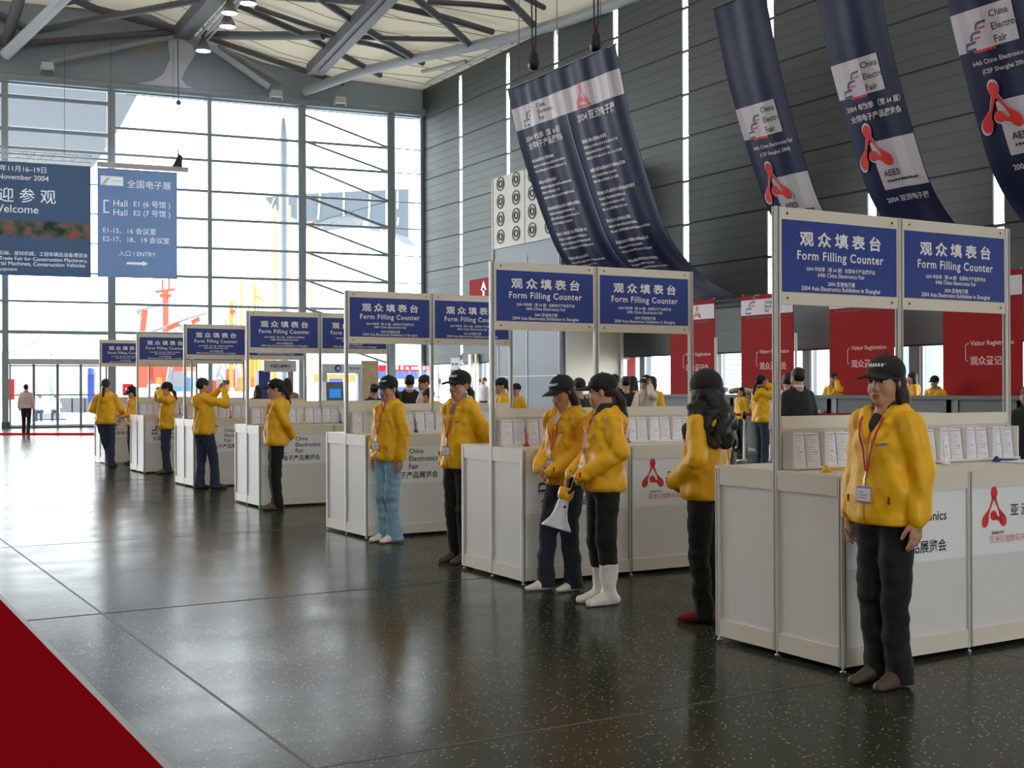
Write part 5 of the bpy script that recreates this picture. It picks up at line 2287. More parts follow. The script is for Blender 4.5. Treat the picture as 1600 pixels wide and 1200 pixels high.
        if hair in ('tail', 'long', 'short', 'bob') and lod < 3:
            f.wrinkle(.0016, seed, 120)
        V, Q = f.mesh()
        link_mesh('hair', mm(V), Q, [hair_mat], root)

    # ---- cap
    if cap:
        yaw2 = cap_head or 0.0
        RC = RH @ rot_xyz(math.radians(yaw2))
        f = Field(hc - np.array([.25, .25, .14]), hc + np.array([.25, .25, .2]), {1: .005, 2: .007, 3: .011, 4: .016}[lod])
        bx = .018 if hair == 'curly' else 0
        f.ell(hl((0, .014, .045)), (.090 + bx, .108 + bx, .090 + bx), RC, .01)
        nzv = RC[:, 2]
        nyv = RC[:, 1]
        f.op(lambda X, Y, Z: (.016 - ((X - hc[0]) * nzv[0] + (Y - hc[1]) * nzv[1] + (Z - hc[2]) * nzv[2]) - .22 * ((X - hc[0]) * nyv[0] + (Y - hc[1]) * nyv[1] + (Z - hc[2]) * nyv[2])), hc - .3, hc + .3, .006, 'i')
        hb = {1: .0055, 2: .007, 3: .010, 4: .014}[lod]

        def brim(X, Y, Z):
            px, py, pz = X - hc[0], Y - hc[1], Z - hc[2]
            qx = px * RC[0, 0] + py * RC[1, 0] + pz * RC[2, 0]
            qy = px * RC[0, 1] + py * RC[1, 1] + pz * RC[2, 1]
            qz = px * RC[0, 2] + py * RC[1, 2] + pz * RC[2, 2]
            zc = .042 - 4.2 * qx * qx + .16 * (qy + .09)
            pl = (np.sqrt((qx / .082) ** 2 + ((qy + .085) / .105) ** 2) - 1) * .08
            return np.maximum(np.maximum(np.abs(qz - zc) - hb, pl), qy + .06)
        f.op(brim, hl((0, -.1, .03)) - .12, hl((0, -.1, .03)) + .12, .006)
        f.rc(hl((0, .014, .134 + bx)), hl((0, .014, .137 + bx)), .008, .007, .004)
        V, Q = f.mesh()

        def cap_mat(C):
            q = (C / s - hc) @ RC
            m = np.zeros(len(C), int)
            if lod < 3:
                on = (q[:, 1] < -.04) & (np.abs(q[:, 0]) < .045) & (np.abs(q[:, 2] - .082) < .0085) & (np.sin(q[:, 0] * 420) > -.35)
                m[on] = 1
            return m
        link_mesh('cap', mm(V), Q, [cap_black, sign_white], root, cap_mat)

    # ---- lanyard, badge, zip tag
    if lanyard and lod < 4:
        mb = MB()
        bz = .985 if lod < 4 else 1.0
        bx = badge_dx
        end = None
        for sd in (1, -1):
            path = []
            for t in np.linspace(0, 1, 12):
                px = .066 * sd * (1 - t) + (bx + .004 * sd) * t
                pz = 1.335 * (1 - t) + (bz + .085) * t
                pz_b = pz
                fy = jf.front(px, pz_b)
                if fy is None:
                    continue
                path.append(Vector((px, min(fy, -.04) - .007, pz)))
            path.insert(0, Vector((.072 * sd, .01, 1.365)))
            path.insert(0, Vector((.05 * sd, .075, 1.385)))
            for a, b in zip(path[:-1], path[1:]):
                if (b - a).length > 1e-4:
                    mb.beam(a * s, b * s, .011 * s, .003 * s, lanyard_red, up=(0, -1, .2))
            end = path[-1]
        mb.build('lanyard', root)
        fy = min([v for v in (jf.front(bx, z_) for z_ in (bz + .02, bz - .03, bz - .06)) if v is not None] or [-.15])
        bw, bh = badge_size or (.048, .068)
        mb = MB()
        y1 = fy - .008
        if end is not None:
            mb.tube([end * s, Vector((bx, min(end.y, y1), bz + .045)) * s, Vector((bx, y1, bz + .012)) * s], .004 * s, chrome, 6)
        mb.box(Vector((bx - bw, y1 - .004, bz - bh)) * s, Vector((bx + bw, y1, bz + .012)) * s, badge_edge)
        mb.box(Vector((bx - bw + .005, y1 - .006, bz - bh + .008)) * s, Vector((bx + bw - .005, y1 - .003, bz + .002)) * s, badge_mat or badge_white)
        if lod < 3 and badge_size is None:
            for r_ in range(3):
                z_ = bz - .018 - .014 * r_
                mb.box(Vector((bx - bw * .6, y1 - .0066, z_)) * s, Vector((bx + bw * (.1, .55, .3)[r_], y1 - .0055, z_ + .004)) * s, ink_grey)
        mb.build('badge', root)
    if top == 'jacket' and lod < 3:
        for sd in (1, -1):
            fy = jf.front(.125 * sd, .93)
            if fy is not None:
                mb = MB()
                mb.box(Vector((.125 * sd - .004, fy - .006, .915)) * s, Vector((.125 * sd + .004, fy + .006, .95)) * s, tag_red)
                tag(mb.build('zip_pull', root), 'dark red zip pull of the pocket')
        fy = jf.front(.075, 1.20)
        if fy is not None:
            mb = MB()
            for q in range(4):
                mb.box(Vector((.05 + q * .017, fy - .004, 1.195 + .003 * q)) * s, Vector((.062 + q * .017, fy + .01, 1.205 + .003 * q)) * s, ink_grey)
            tag(mb.build('chest_print', root), 'small grey print on the chest')
    root['_hc'] = [float(v * s) for v in hc]
    for sd, nm_ in ((1, 'l'), (-1, 'r')):
        root['_h' + nm_] = [float(v * s) for v in (A[sd][1] + A[sd][2] * .09)]
    return root


def local_to_world(root, p):
    return Matrix.Translation(root.location) @ Matrix.Rotation(root.rotation_euler.z, 4, 'Z') @ Vector(p)
# ------------------------------------------------------------------ the people along the booths
YG = 'attendants in yellow jackets'
brown_shoes = (shoe_brown, shoe_sole, shoe_trim)
p_near = person('person in yellow jacket and black cap standing before the nearest booth, arms straight down', 4.78, 4.41, 181, 1.022, ('down', 'down'), ('close', 'close'), (10, 2, 0), 1,
                under=(collar_dark, .35), shoe_mats=brown_shoes, hair='long', hair_mat=hair_brown, group=YG, seed=11, flare=.07)
p_curly = person('person in yellow jacket with long curly black hair, seen from behind', 5.09, 6.22, 120, .985, ('front', 'front_over'), ('close', 'close'), (-52, 3, 0), 1,
                 shoe_mats=(shoe_red, shoe_red, None), hair='curly', group=YG, seed=12, under=(collar_dark, .4))
p_bow = person('person in yellow jacket and dark jeans bowing the head, hands clasped, white spotted flats', 4.985, 7.73, 186, .985, ('front', 'front_over'), ('close', 'step'), (8, 16, 4), 1,
               under=(turtle_white, .95), trousers=jean_dark, flare=.075, shoe='point', shoe_mats=(shoe_white, shoe_white, None), hair='long', hair_mat=hair_brown, group=YG, seed=13)
p_mega = person('person in yellow jacket and white boots holding a megaphone', 4.89, 7.10, 172, .985, ('front_over', 'mega'), ('close', 'close'), (-38, 3, 0), 1,
                under=(collar_dark, .6), trousers=trouser_black, shoe='boot', shoe_mats=(shoe_white, shoe_white, None), hair='tail', hair_mat=hair_brown, group=YG, seed=14,
                badge_size=(.062, .095), badge_mat=badge_white, badge_dx=-.03)
p_grey = person('person in yellow jacket over a grey turtleneck, arms behind the back, beside the second booth', 4.98, 9.42, 194, 1.02, ('back', 'back'), ('close', 'close'), (6, 3, 0), 1,
                under=(turtle_grey, 1.0), shoe_mats=(shoe_brown, shoe_sole, None), hair='tail', group=YG, seed=15)
p_jean = person('person in yellow jacket and pale blue flared jeans at the third booth', 5.05, 11.06, 194, 1.0, ('down', 'down'), ('close', 'close'), (10, 4, 0), 1,
                trousers=jean_light, flare=.095, shoe_mats=(shoe_white, shoe_pink, None), hair='tail', group=YG, seed=16, skin_mat=skin_tan)
p_pro = person('person in yellow jacket in profile, hands behind the back, at the fourth booth', 5.18, 14.72, 168, 1.0, ('back', 'back'), ('close', 'close'), (-10, 4, 0), 2,
               shoe_mats=(shoe_brown, shoe_sole, None), hair='tail', group=YG, seed=17)
p_cam = person('person in yellow jacket and navy jeans holding up a small camera, at the fifth booth', 5.30, 18.25, 18, 1.03, ('photo', 'photo'), ('stand', 'step'), (-14, -4, 0), 2,
               trousers=jean_navy, flare=.08, hair='short', cap=False, lanyard=False, group=YG, seed=18)
p_fix = person('person in yellow jacket lifting both arms to the head, at the sixth booth', 5.70, 22.0, 172, 1.0, ('raise', 'raise'), ('close', 'close'), (0, 2, 0), 2,
               trousers=jean_navy, flare=.07, hair='tail', group=YG, seed=19, shoe_mats=(shoe_brown, shoe_sole, None))
p_down = person('person in yellow jacket and black cap looking down at the farthest booth', 5.84, 25.1, 190, .97, ('lean', 'fore'), ('close', 'close'), (12, 22, 0), 2,
                trousers=jean_navy, hair='bob', group=YG, seed=20)
p_bare = person('bareheaded person in yellow jacket seen from behind, legs crossed, leaning at the farthest booth', 5.14, 24.3, 62, 1.05, ('lean', 'lean'), ('crossed', 'stand'), (0, 0, 0), 2,
                trousers=jean_navy, flare=.08, hair='tail', hair_mat=hair_brown, cap=False, lanyard=False, group=YG, seed=21)
q = at_z(38, 677.5)
p_walk = person('person in pale shirt and dark trousers walking to the glass doors, seen from behind', q.x, q.y - .4, 70, 1.04, ('down', 'down'), ('step', 'behind'), (0, 0, 0), 3, top='shirt', top_mat=shirt_pink,
                trousers=suit_black, hair='short', cap=False, lanyard=False, seed=22)

# ---- things held in the hands


def hand_pt(r_, side):
    h = r_['_h' + side]
    return local_to_world(r_, h)


hp = hand_pt(p_mega, 'r')
ax = Matrix.Rotation(p_mega.rotation_euler.z, 4, 'Z')
t = empty('megaphone', 'white and yellow megaphone hanging from a hand of the person in white boots', 'megaphone', hp)
dirv = Vector((-.30, .06, -1)).normalized()
t.scale = (1.12, 1.12, 1.12)
t.rotation_euler = dirv.to_track_quat('Z', 'Y').to_euler()
mb = MB()
mb.lathe([(.032, .06), (.036, .10), (.042, .15), (.058, .20), (.088, .245), (.098, .262), (.094, .266), (.055, .21), (.03, .16), (0, .15)], mega_white, 28)
mb.build('horn', t)
mb = MB()
mb.lathe([(0, .0), (.044, .0), (.050, .012), (.050, .05), (.044, .075), (.034, .08)], mega_yellow, 24)
tag(mb.build('rear_cap', t), 'yellow rear cap')
mb = MB()
mb.tube([(.045, 0, .03), (.085, 0, .01), (.088, 0, -.07), (.05, 0, -.085), (.02, 0, -.06), (.03, 0, .01)], .011, plastic_black, 10)
mb.build('handle', t)
mb = MB()
mb.lathe([(0, 0), (.009, 0), (.009, .006), (0, .006)], plastic_black, 12, Matrix.Translation((.038, 0, .12)) @ Matrix.Rotation(PI / 2, 4, 'Y'))
mb.build('button', t)
mb = MB()
mb.tube([(-.05, 0, .05), (-.09, .01, .12), (-.10, .0, .22), (-.08, 0, .29), (-.05, 0, .22)], .004, plastic_black, 6)
mb.build('wrist_cord', t)

c = (hand_pt(p_cam, 'l') + hand_pt(p_cam, 'r')) / 2
t = empty('camera', 'small dark camera held up by the person at the fifth booth', 'camera', c + Vector((.05, .03, .04)), p_cam.rotation_euler.z)
mb = MB()
mb.box((-.06, -.02, -.035), (.06, .02, .035), plastic_black)
mb.build('body', t)
mb = MB()
mb.lathe([(.026, 0), (.026, .03), (.02, .034), (0, .03)], chrome, 18, Matrix.Translation((0, -.02, 0)) @ Matrix.Rotation(PI / 2, 4, 'X'))
mb.build('lens', t)

# ------------------------------------------------------------------ people farther back, by the registration desk


def far(px, py_top, d, face, label, s=1.0, **kw):
    """someone whose crown shows at (px, py_top), d metres off along the view"""
    p = at_d(px, py_top, d)
    kw.setdefault('lod', 3)
    kw.setdefault('arms', ('down', 'down'))
    h = 1.655 if kw.get('cap', True) else 1.63
    zt = p.z
    s, z0 = zt / h, 0.0
    return person(label, p.x, p.y, face, s, z0=z0, **kw)


far(1190, 585, 22.8, -6, 'person in yellow jacket and black cap holding a phone to the ear', 1.0, arms=('fore', 'phone'), legs=('close', 'stand'), trousers=jean_navy, hair='tail', group='people in yellow by the registration desk', seed=31, lod=2, lanyard=False, under=(collar_dark, .9))
ph = [o for o in bpy.data.objects if o.get('category') == 'person'][-1]
t = empty('phone', 'small dark phone at the ear of the person in yellow by the registration desk', 'phone', hand_pt(ph, 'r') + Vector((0, 0, .02)), ph.rotation_euler.z)
mb = MB()
mb.box((-.012, -.022, -.05), (.012, .022, .05), plastic_black)
mb.build('body', t)
mb = MB()
mb.box((.012, -.016, -.01), (.0135, .016, .04), screen_blue)
mb.build('screen', t)
DK = dict(cap=False, lanyard=False)
far(1246, 575, 15.6, 78, 'person in a black suit seen from behind, before the registration desk', 1.0, top='suit', top_mat=suit_black, trousers=suit_black, hair='short', under=(shirt_white, .6), seed=32, lod=2, **DK)
far(1231, 583, 17.6, 60, 'person in a pale shirt beside the person in the black suit', 1.0, top='shirt', top_mat=shirt_pink, trousers=suit_black, hair='short', seed=33, **DK)
far(1306, 583, 28.6, 195, 'bareheaded person in yellow leaning on the desk, hand at the mouth, before the bluish window', 1.0, arms=('phone', 'lean'), hair='bob', lean=.2, group='people in yellow behind the registration desk', seed=34, upper_only=False, **DK)
far(1464, 585, 26.4, 200, 'person in yellow and black cap leaning on the desk right of the nearest person', 1.0, arms=('lean', 'fore'), hair='short', lean=.25, group='people in yellow behind the registration desk', seed=35, lanyard=False)
far(1424, 582, 27.7, 150, 'person in yellow behind the desk, mostly hidden by the nearest person', 1.0, hair='long', group='people in yellow behind the registration desk', seed=36, **DK)
far(1158, 605, 29.0, 180, 'person in yellow behind the desk, mostly hidden by the curly haired person', .95, hair='long', group='people in yellow behind the registration desk', seed=37, **DK)
far(1009, 585, 20.5, 200, 'person in beige jacket and dark cap beyond the second booth', 1.0, arms=('phone', 'fore'), top='coat', top_mat=coat_beige, hair='short', seed=38, lod=2)
far(989, 588, 21.6, 40, 'person in yellow with long dark hair left of the beige jacket', 1.0, hair='long', group='people in yellow by the registration desk', seed=39, **DK)
far(1020, 588, 22.4, 20, 'person in yellow half hidden by the beige jacket', 1.0, hair='long', group='people in yellow by the registration desk', seed=40, **DK)
far(960, 585, 23.0, 70, 'person in a dark coat, tallest of three by the cream tower wall', 1.0, top='coat', top_mat=suit_black, trousers=suit_black, hair='short', seed=41, **DK)
far(977, 588, 21.0, 80, 'person in a dark coat between two others by the cream tower wall', 1.0, top='coat', top_mat=suit_black, trousers=suit_black, hair='short', seed=42, **DK)
far(903, 591, 16.2, 100, 'person in a dark coat between the two people at the second booth', 1.0, top='coat', top_mat=suit_black, trousers=suit_black, hair='short', seed=43, **DK)
far(782, 589, 19.4, 165, 'person in yellow and black cap with a ponytail, in profile behind the second booth', 1.0, arms=('fore', 'fore'), hair='tail', group='people in yellow behind the second booth', seed=44, lanyard=False)
far(806, 598, 23.5, 200, 'person in yellow and black cap before the metal tower', .97, arms=('front', 'front_over'), hair='short', group='people in yellow behind the second booth', seed=45)
far(640, 586, 20.4, 62, 'person in a dark suit seen from behind, between the third booth posts', 1.0, top='suit', top_mat=suit_black, trousers=suit_black, hair='short', under=(shirt_white, .6), seed=46, **DK)
far(664, 586, 18.6, 170, 'person in beige coat beside the dark suit, looking down', 1.0, arms=('front', 'front_over'), top='coat', top_mat=coat_beige, hair='short', head=(10, 12, 0), seed=47, cap=False)
far(690, 602, 17.4, 120, 'person in yellow bending, half hidden by the grey turtleneck', .98, arms=('lean', 'fore'), hair='short', lean=.45, group='people in yellow behind the second booth', seed=48, **DK)
far(583, 600, 21.6, 100, 'person in a dark coat half hidden by the person in pale jeans', 1.0, top='coat', top_mat=suit_black, trousers=suit_black, hair='short', seed=49, **DK)
far(404, 602, 25.5, 60, 'dark haired person behind the fourth booth, left of two', 1.0, top='coat', top_mat=suit_black, trousers=suit_black, hair='long', seed=50, **DK)
far(449, 591, 24.0, 60, 'person with long black hair and tan top behind the fourth booth, right of two', 1.0, top='sweater', top_mat=M('knit_tan', (168, 134, 96), .9), trousers=suit_black, hair='long', seed=51, **DK)
far(1606, 602, 12.6, 75, 'person in a dark coat cut by the right photo edge', .98, top='coat', top_mat=suit_black, trousers=suit_black, hair='short', seed=52, **DK)
far(749, 592, 50.0, 200, 'person in white blouse outside the doors, facing in', 1.0, top='shirt', top_mat=shirt_white, trousers=suit_black, hair='short', seed=53, **DK)
far(757, 590, 48.5, 190, 'person in pale shirt outside the doors, beside the white blouse', 1.0, top='shirt', top_mat=shirt_pink, trousers=suit_black, hair='short', seed=54, **DK)


def sitter(px, py, d, face, label, mat, seed):
    p = at_d(px, py, d)
    r_ = person(label, p.x, p.y, face, 1.0, ('sit', 'sit'), ('sit', 'sit'), (0, 10, 0), 3, top='shirt', top_mat=mat, trousers=jean_navy, hair='short', cap=False, lanyard=False, seed=seed, z0=-.40, lean=.15)
    if seed == 61:
        return
    b = empty('bench', 'low grey block seat under the ' + label.split(' sitting')[0], 'bench', (p.x, p.y, 0), r_.rotation_euler.z, 'block seats outside')
    mb_ = MB()
    mb_.box((-.5, -.10, .06), (1.3, .30, .34), concrete)
    mb_.build('seat', b)
    mb_ = MB()
    mb_.box((-.4, -.06, 0), (1.2, .26, .06), steel_dark)
    mb_.build('plinth', b)


sitter(63, 640, 60, 250, 'person in white shirt sitting outside the glass doors, left of two', shirt_white, 60)
sitter(87, 640, 60.1, 254, 'person in white shirt sitting outside the glass doors, right of two', shirt_white, 61)

# ------------------------------------------------------------------ kiosks before the glass wall
FR = math.atan2(-WD.y, -WD.x)    # turn that lays local x along the glass wall


def at_floor(px, d):
    p = at_d(px, 606, d)
    return Vector((p.x, p.y, 0))


def px_size(n, d):
    return n * d / CAM_F


def zpix(py, d):
    return CAM_H + (606 - py) * d / CAM_F


d = 45.0
c = at_floor(430, d)
t = empty('bank_kiosk', 'grey bank kiosk with a long sign, behind the fourth booth', 'kiosk', c, FR)
mb = MB()
mb.box((-.45, -.2, zpix(580, d)), (.75, .3, zpix(562, d)), kiosk_white)
put_text(mb, '中国工商银行', ink, .15, zpix(571, d), w=.75, fn=lambda x, y: (x, -.205, y))
mb.build('sign_box', t)
mb = MB()
mb.box((-.62, -.1, .4), (-.2, .4, zpix(578, d)), kiosk_blue)
mb.build('side_cabinet', t)
mb = MB()
mb.box((-.6, .0, 0), (.72, .5, .95), steel_grey)
mb.box((.5, .1, .95), (.7, .3, zpix(578, d)), steel_grey)
mb.build('base', t)
c = at_floor(537, d)
t = empty('bank_kiosk', 'white bank kiosk with an arch and round mark, behind the third booth', 'kiosk', c, FR)
mb = MB()
mb.box((-.85, -.25, zpix(583, d)), (.75, .3, zpix(568, d)), kiosk_white)
fnk = lambda x, y: (x, -.255, y)   # noqa: E731
put_disc(mb, kiosk_blue, -.28, zpix(575, d), .13, .13, fnk, 18)
put_disc(mb, kiosk_white, -.26, zpix(575, d), .07, .07, lambda x, y: (x, -.26, y), 14)
put_text(mb, '中国建设银行', ink_grey, .28, zpix(575, d), w=.70, fn=fnk)
mb.build('sign_box', t)
mb = MB()
mb.box((-.8, 0, 0), (-.62, .4, zpix(582, d)), kiosk_white)
mb.build('side_post', t)
mb = MB()
mb.box((.55, 0, 0), (.73, .4, zpix(582, d)), kiosk_white)
mb.build('side_post', t)
c = at_floor(525, d - 1.2)
t = empty('cash_machine', 'dark grey cash machine with a lit blue screen', 'cash machine', c, FR)
mb = MB()
mb.poly([(-.32, 0, 0), (-.32, .7, 0), (-.32, .7, 1.75), (-.32, .18, 1.75), (-.32, .12, 1.1), (-.32, -.1, .95), (-.32, -.1, 0)], machine_grey, .64, (1, 0, 0))
mb.build('body', t)
mb = MB()
mb.box((-.2, .08, 1.18), (.2, .16, 1.50), screen_blue)
mb.build('screen', t)
mb = MB()
mb.box((-.22, -.12, .96), (.22, .1, 1.02), steel_dark)
mb.build('keypad', t)
c = at_floor(578, 44)
t = empty('poster_stand', 'white framed poster stand with a golden picture, left of the person in pale jeans', 'poster stand', c, FR)
mb = MB()
for x in (-.30, .30):
    mb.tube([(x, 0, 0), (x, 0, 2.5)], .025, kiosk_white, 8)
mb.box((-.34, -.2, 0), (.34, .2, .03), kiosk_white)
mb.build('frame', t)
mb = MB()
mb.box((-.31, -.02, .6), (.31, .02, 2.52), kiosk_white)
mb.box((-.26, -.024, .9), (.26, -.02, 2.3), M('poster_gold', (226, 200, 156), .5, var=.3, scale=4))
mb.box((-.26, -.026, 2.33), (.26, -.02, 2.46), M('poster_bar', (222, 196, 120), .5))
mb.build('poster', t)
c = at_X(712, 606, 23.2)
c.z = 0
t = empty('info_board', 'standing board with white head and blue foot by the end of the right wall', 'notice board', (c.x, c.y, 0), -PI / 2 + .3)
dd = 47.0
mb = MB()
mb.box((-.26, -.02, zpix(576, dd)), (.26, .02, zpix(556, dd)), kiosk_white)
scribble(mb, lambda x, y: (x, -.024, y), ink_blue, -.2, .2, zpix(568, dd), .08, random.Random(2), .1)
mb.build('head', t)
mb = MB()
mb.box((-.26, -.02, .9), (.26, .02, zpix(576, dd)), kiosk_blue)
for k, z in enumerate((zpix(581, dd), zpix(587, dd))):
    scribble(mb, lambda x, y: (x, -.024, y), kiosk_white, -.14, .14, z, .06, random.Random(k), .09)
mb.build('foot', t)
mb = MB()
mb.tube([(0, .03, 0), (0, .03, 2.6)], .03, steel_grey, 8)
mb.box((-.25, -.15, 0), (.25, .15, .03), steel_grey)
mb.build('stand', t)
# red arrow sign
t = empty('arrow_sign', 'red sign with a white up arrow on the right wall beside the metal tower', 'sign', (XR - .06, 43.0, 5.2), 0)
mb = MB()
mb.box((-.03, -1.15, -1.2), (.03, 1.3, .75), banner_red)
fa = lambda x, y: (-.034, x, y)   # noqa: E731
put_strip(mb, sign_white, [(.1, -.45), (.1, .35)], .17, fa)
put_strip(mb, sign_white, [(.1, .26), (.1, .66)], [.50, .0], fa)
mb.build('board', t)
mb = MB()
mb.box((.03, -1.0, .3), (.06, 1.1, .36), steel_dark)
mb.build('bracket', t)
# brace and white frame at the last bays of the right wall
mb = MB()
mb.beam(at_X(684, 604, XR + .3), at_X(742, 538, XR + .3), .22, .22, steel_green)
struct(mb.build('trim_%d' % k_), 'diagonal steel brace behind the low window band', 'brace')
k_ += 1
mb = MB()
for a, b in ((733, 737.5), (743, 745.5)):
    p0, p1 = at_X(a, 606, XR - .1), at_X(b, 606, XR - .1)
    mb.box((XR - .14, p1.y, 0), (XR - .02, p0.y, 2.9), cream_rail)
struct(mb.build('trim_%d' % k_), 'cream door frame in the last bay of the right wall', 'door frame')
k_ += 1

# ------------------------------------------------------------------ outside
mb = MB()
mb.add([(-160, 50, -.03), (XR + .2, 48, -.03), (XR + .2, -30, -.03), (220, -30, -.03), (220, 260, -.03), (-160, 260, -.03)], [(0, 1, 2, 3, 4, 5)], concrete)
struct(mb.build('ground'), 'pale concrete yard outside', 'ground')


def shed(x0, x1, y_eave, y_apex, d, depth, label, mat, gable=True):
    a, b = at_floor(x0, d), at_floor(x1, d)
    w = (b - a).length
    t_ = empty('shed', label, 'shed', (a + b) / 2, math.atan2((b - a).y, (b - a).x))
    ze, za = zpix(y_eave, d), zpix(y_apex, d)
    mb_ = MB()
    mb_.box((-w / 2, 0, 0), (w / 2, depth, ze), mat)
    if gable:
        mb_.poly([(-w / 2, 0, ze), (w / 2, 0, ze), (w * .22, 0, za)], mat, depth, (0, 1, 0))
    mb_.build('walls', t_)
    mb_ = MB()
    if gable:
        for s_ in (-w / 2 - .2, w / 2 + .2):
            mb_.poly([(s_, -.3, ze - .1), (w * .22, -.3, za), (w * .22, -.3, za + .2), (s_, -.3, ze + .1)], shed_roof, depth + .6, (0, 1, 0))
    else:
        mb_.box((-w / 2 - .2, -.3, ze), (w / 2 + .2, depth + .3, ze + .25), shed_roof)
    mb_.build('roof', t_)
    mb_ = MB()
    for q_ in range(2):
        mb_.box((-w * .3 + q_ * w * .4, -.05, 0), (-w * .3 + q_ * w * .4 + w * .12, .02, ze * .45), shed_roof)
    mb_.build('door_panel', t_)


shed(14, 77, 549, 531, 95, 12, 'pale gabled shed outside the glass doors', shed_white)
shed(84, 215, 526, 526, 88, 14, 'long flat pale shed outside the glass doors', shed_white, False)
shed(-40, 12, 556, 550, 110, 12, 'low pale shed at the left photo edge outside', shed_white)
shed(196, 300, 560, 556, 120, 12, 'far pale shed behind the red machines', shed_white, False)
for i, (x0, x1) in enumerate(((92, 112), (113, 132), (133, 152))):
    a, b = at_floor(x0, 78), at_floor(x1, 78)
    w = (b - a).length * .88
    t = empty('container', 'low grey container outside the doors, ' + ('left', 'middle', 'right')[i] + ' of three', 'container', (a + b) / 2, math.atan2((b - a).y, (b - a).x), 'low containers outside')
    mb = MB()
    mb.box((-w / 2, 0, .02), (w / 2, 1.6, .95), machine_grey)
    for k in range(6):
        mb.box((-w / 2 + w * (k + .3) / 6, -.05, .08), (-w / 2 + w * (k + .6) / 6, 0, .9), steel_dark)
    mb.build('box', t)
    mb = MB()
    mb.box((-w / 2 - .03, -.06, .95), (w / 2 + .03, 1.65, 1.02), shed_roof)
    mb.build('lid', t)


def red_stand(px, d, y0, y1, label):
    c_ = at_floor(px, d)
    t_ = empty('flag_board', label, 'sign', c_, FR)
    mb_ = MB()
    mb_.box((-.26, -.03, zpix(y1, d)), (.26, .03, zpix(y0, d)), banner_red)
    scribble(mb_, lambda x, y: (x, -.035, y), banner_white, -.12, .12, zpix((y0 + y1) / 2, d), .1, random.Random(5), .12)
    mb_.build('board', t_)
    mb_ = MB()
    mb_.tube([(-.22, .03, 0), (-.22, .03, zpix(y0, d))], .03, steel_grey, 8)
    mb_.tube([(.22, .03, 0), (.22, .03, zpix(y0, d))], .03, steel_grey, 8)
    mb_.build('posts', t_)


red_stand(14, 62, 590, 622, 'red upright board outside at the left of the glass doors')
red_stand(200, 62, 598, 616, 'red upright board outside behind the farthest booth')
c = at_floor(146, 57)
t = empty('easel', 'white folding easel with a blue poster outside the doors', 'easel', c, FR)
mb = MB()
mb.box((-.26, -.04, .9), (.02, 0, 2.5), kiosk_blue)
mb.build('poster', t)
mb = MB()
mb.tube([(.06, 0, 0), (.06, 0, 2.5), (.30, .1, 1.5), (.30, .1, .6), (.62, .2, 0)], .035, kiosk_white, 8)
mb.tube([(.3, .1, .6), (-.35, .1, 0)], .035, kiosk_white, 8)
mb.build('frame', t)


def rig(px, d, label, mast, jib, body):
    """one machine; pixel outlines put to their own distance and built as beams and boxes"""
    c_ = at_floor(px, d)
    t_ = empty('drill_rig', label, 'machine', c_, 0, 'machines in the yard')
    for nm_, items in (('mast', mast), ('boom', jib)):
        mb_ = MB()
        for (xa, ya, xb, yb, wpx, mt_, off) in items:
            a_, b_ = at_d(xa, ya, d + off), at_d(xb, yb, d + off)
            mb_.beam(a_ - c_, b_ - c_, px_size(wpx, d), px_size(wpx, d) * .8, mt_)
        if items:
            mb_.build(nm_, t_)
    mb_ = MB()
    for (x0, y0, x1, y1, mt_, off, dep) in body:
        a_, b_ = at_d(x0, y1, d + off) - c_, at_d(x1, y0, d + off) - c_
        vx = Vector((math.cos(CAM_YAW), -math.sin(CAM_YAW), 0))
        vy = Vector((math.sin(CAM_YAW), math.cos(CAM_YAW), 0))
        w_ = (b_ - a_).dot(vx)
        z0_, z1_ = max(-c_.z, a_.z), b_.z
        m_ = Matrix(((vx.x, vy.x, 0, a_.x), (vx.y, vy.y, 0, a_.y), (0, 0, 1, 0), (0, 0, 0, 1)))
        mb_.box((0, 0, z0_), (w_, dep, z1_), mt_, m_)
    mb_.build('body', t_)
    mb_ = MB()
    for sd in (-1, 1):
        a_ = Vector((sd * 1.1, 0, .45))
        mb_.box((a_.x - .3, -1.6, 0), (a_.x + .3, 1.6, .85), steel_dark)
    mb_.build('crawler_track', t_)


R_, O_, Y_, G_ = machine_red, machine_orange, machine_yellow, machine_grey
rig(255, 72, 'red drilling rig with a tall mast under the entry sign', [(259, 606, 258, 452, 9, R_, 0), (243, 456, 274, 452, 5, R_, 0), (250, 462, 268, 462, 7, R_, 0), (254, 452, 254, 436, 3, R_, 0), (264, 452, 264, 436, 3, R_, 0)],
    [(213, 486, 252, 476, 6, G_, -1), (226, 484, 222, 520, 9, R_, -1), (217, 492, 214, 482, 5, G_, -1), (240, 484, 248, 512, 1.5, G_, -1)],
    [(216, 572, 232, 606, R_, 0, 2), (240, 566, 285, 590, R_, 0, 3), (244, 590, 262, 618, O_, 0, 2), (270, 586, 284, 612, machine_blue, -1, 1.5), (230, 600, 244, 620, kiosk_white, -1, 1)])
rig(292, 66, 'grey drilling boom with red joints left of the slim mullion', [(268, 566, 262, 604, 7, G_, 0)],
    [(234, 520, 296, 497, 5, G_, 0), (280, 502, 324, 489, 4, G_, 1), (262, 514, 280, 506, 8, R_, 0), (300, 504, 312, 498, 8, R_, 1), (282, 506, 284, 516, 5, G_, 0)],
    [(266, 580, 292, 604, G_, 0, 2), (286, 590, 300, 612, machine_blue, 0, 1.5)])
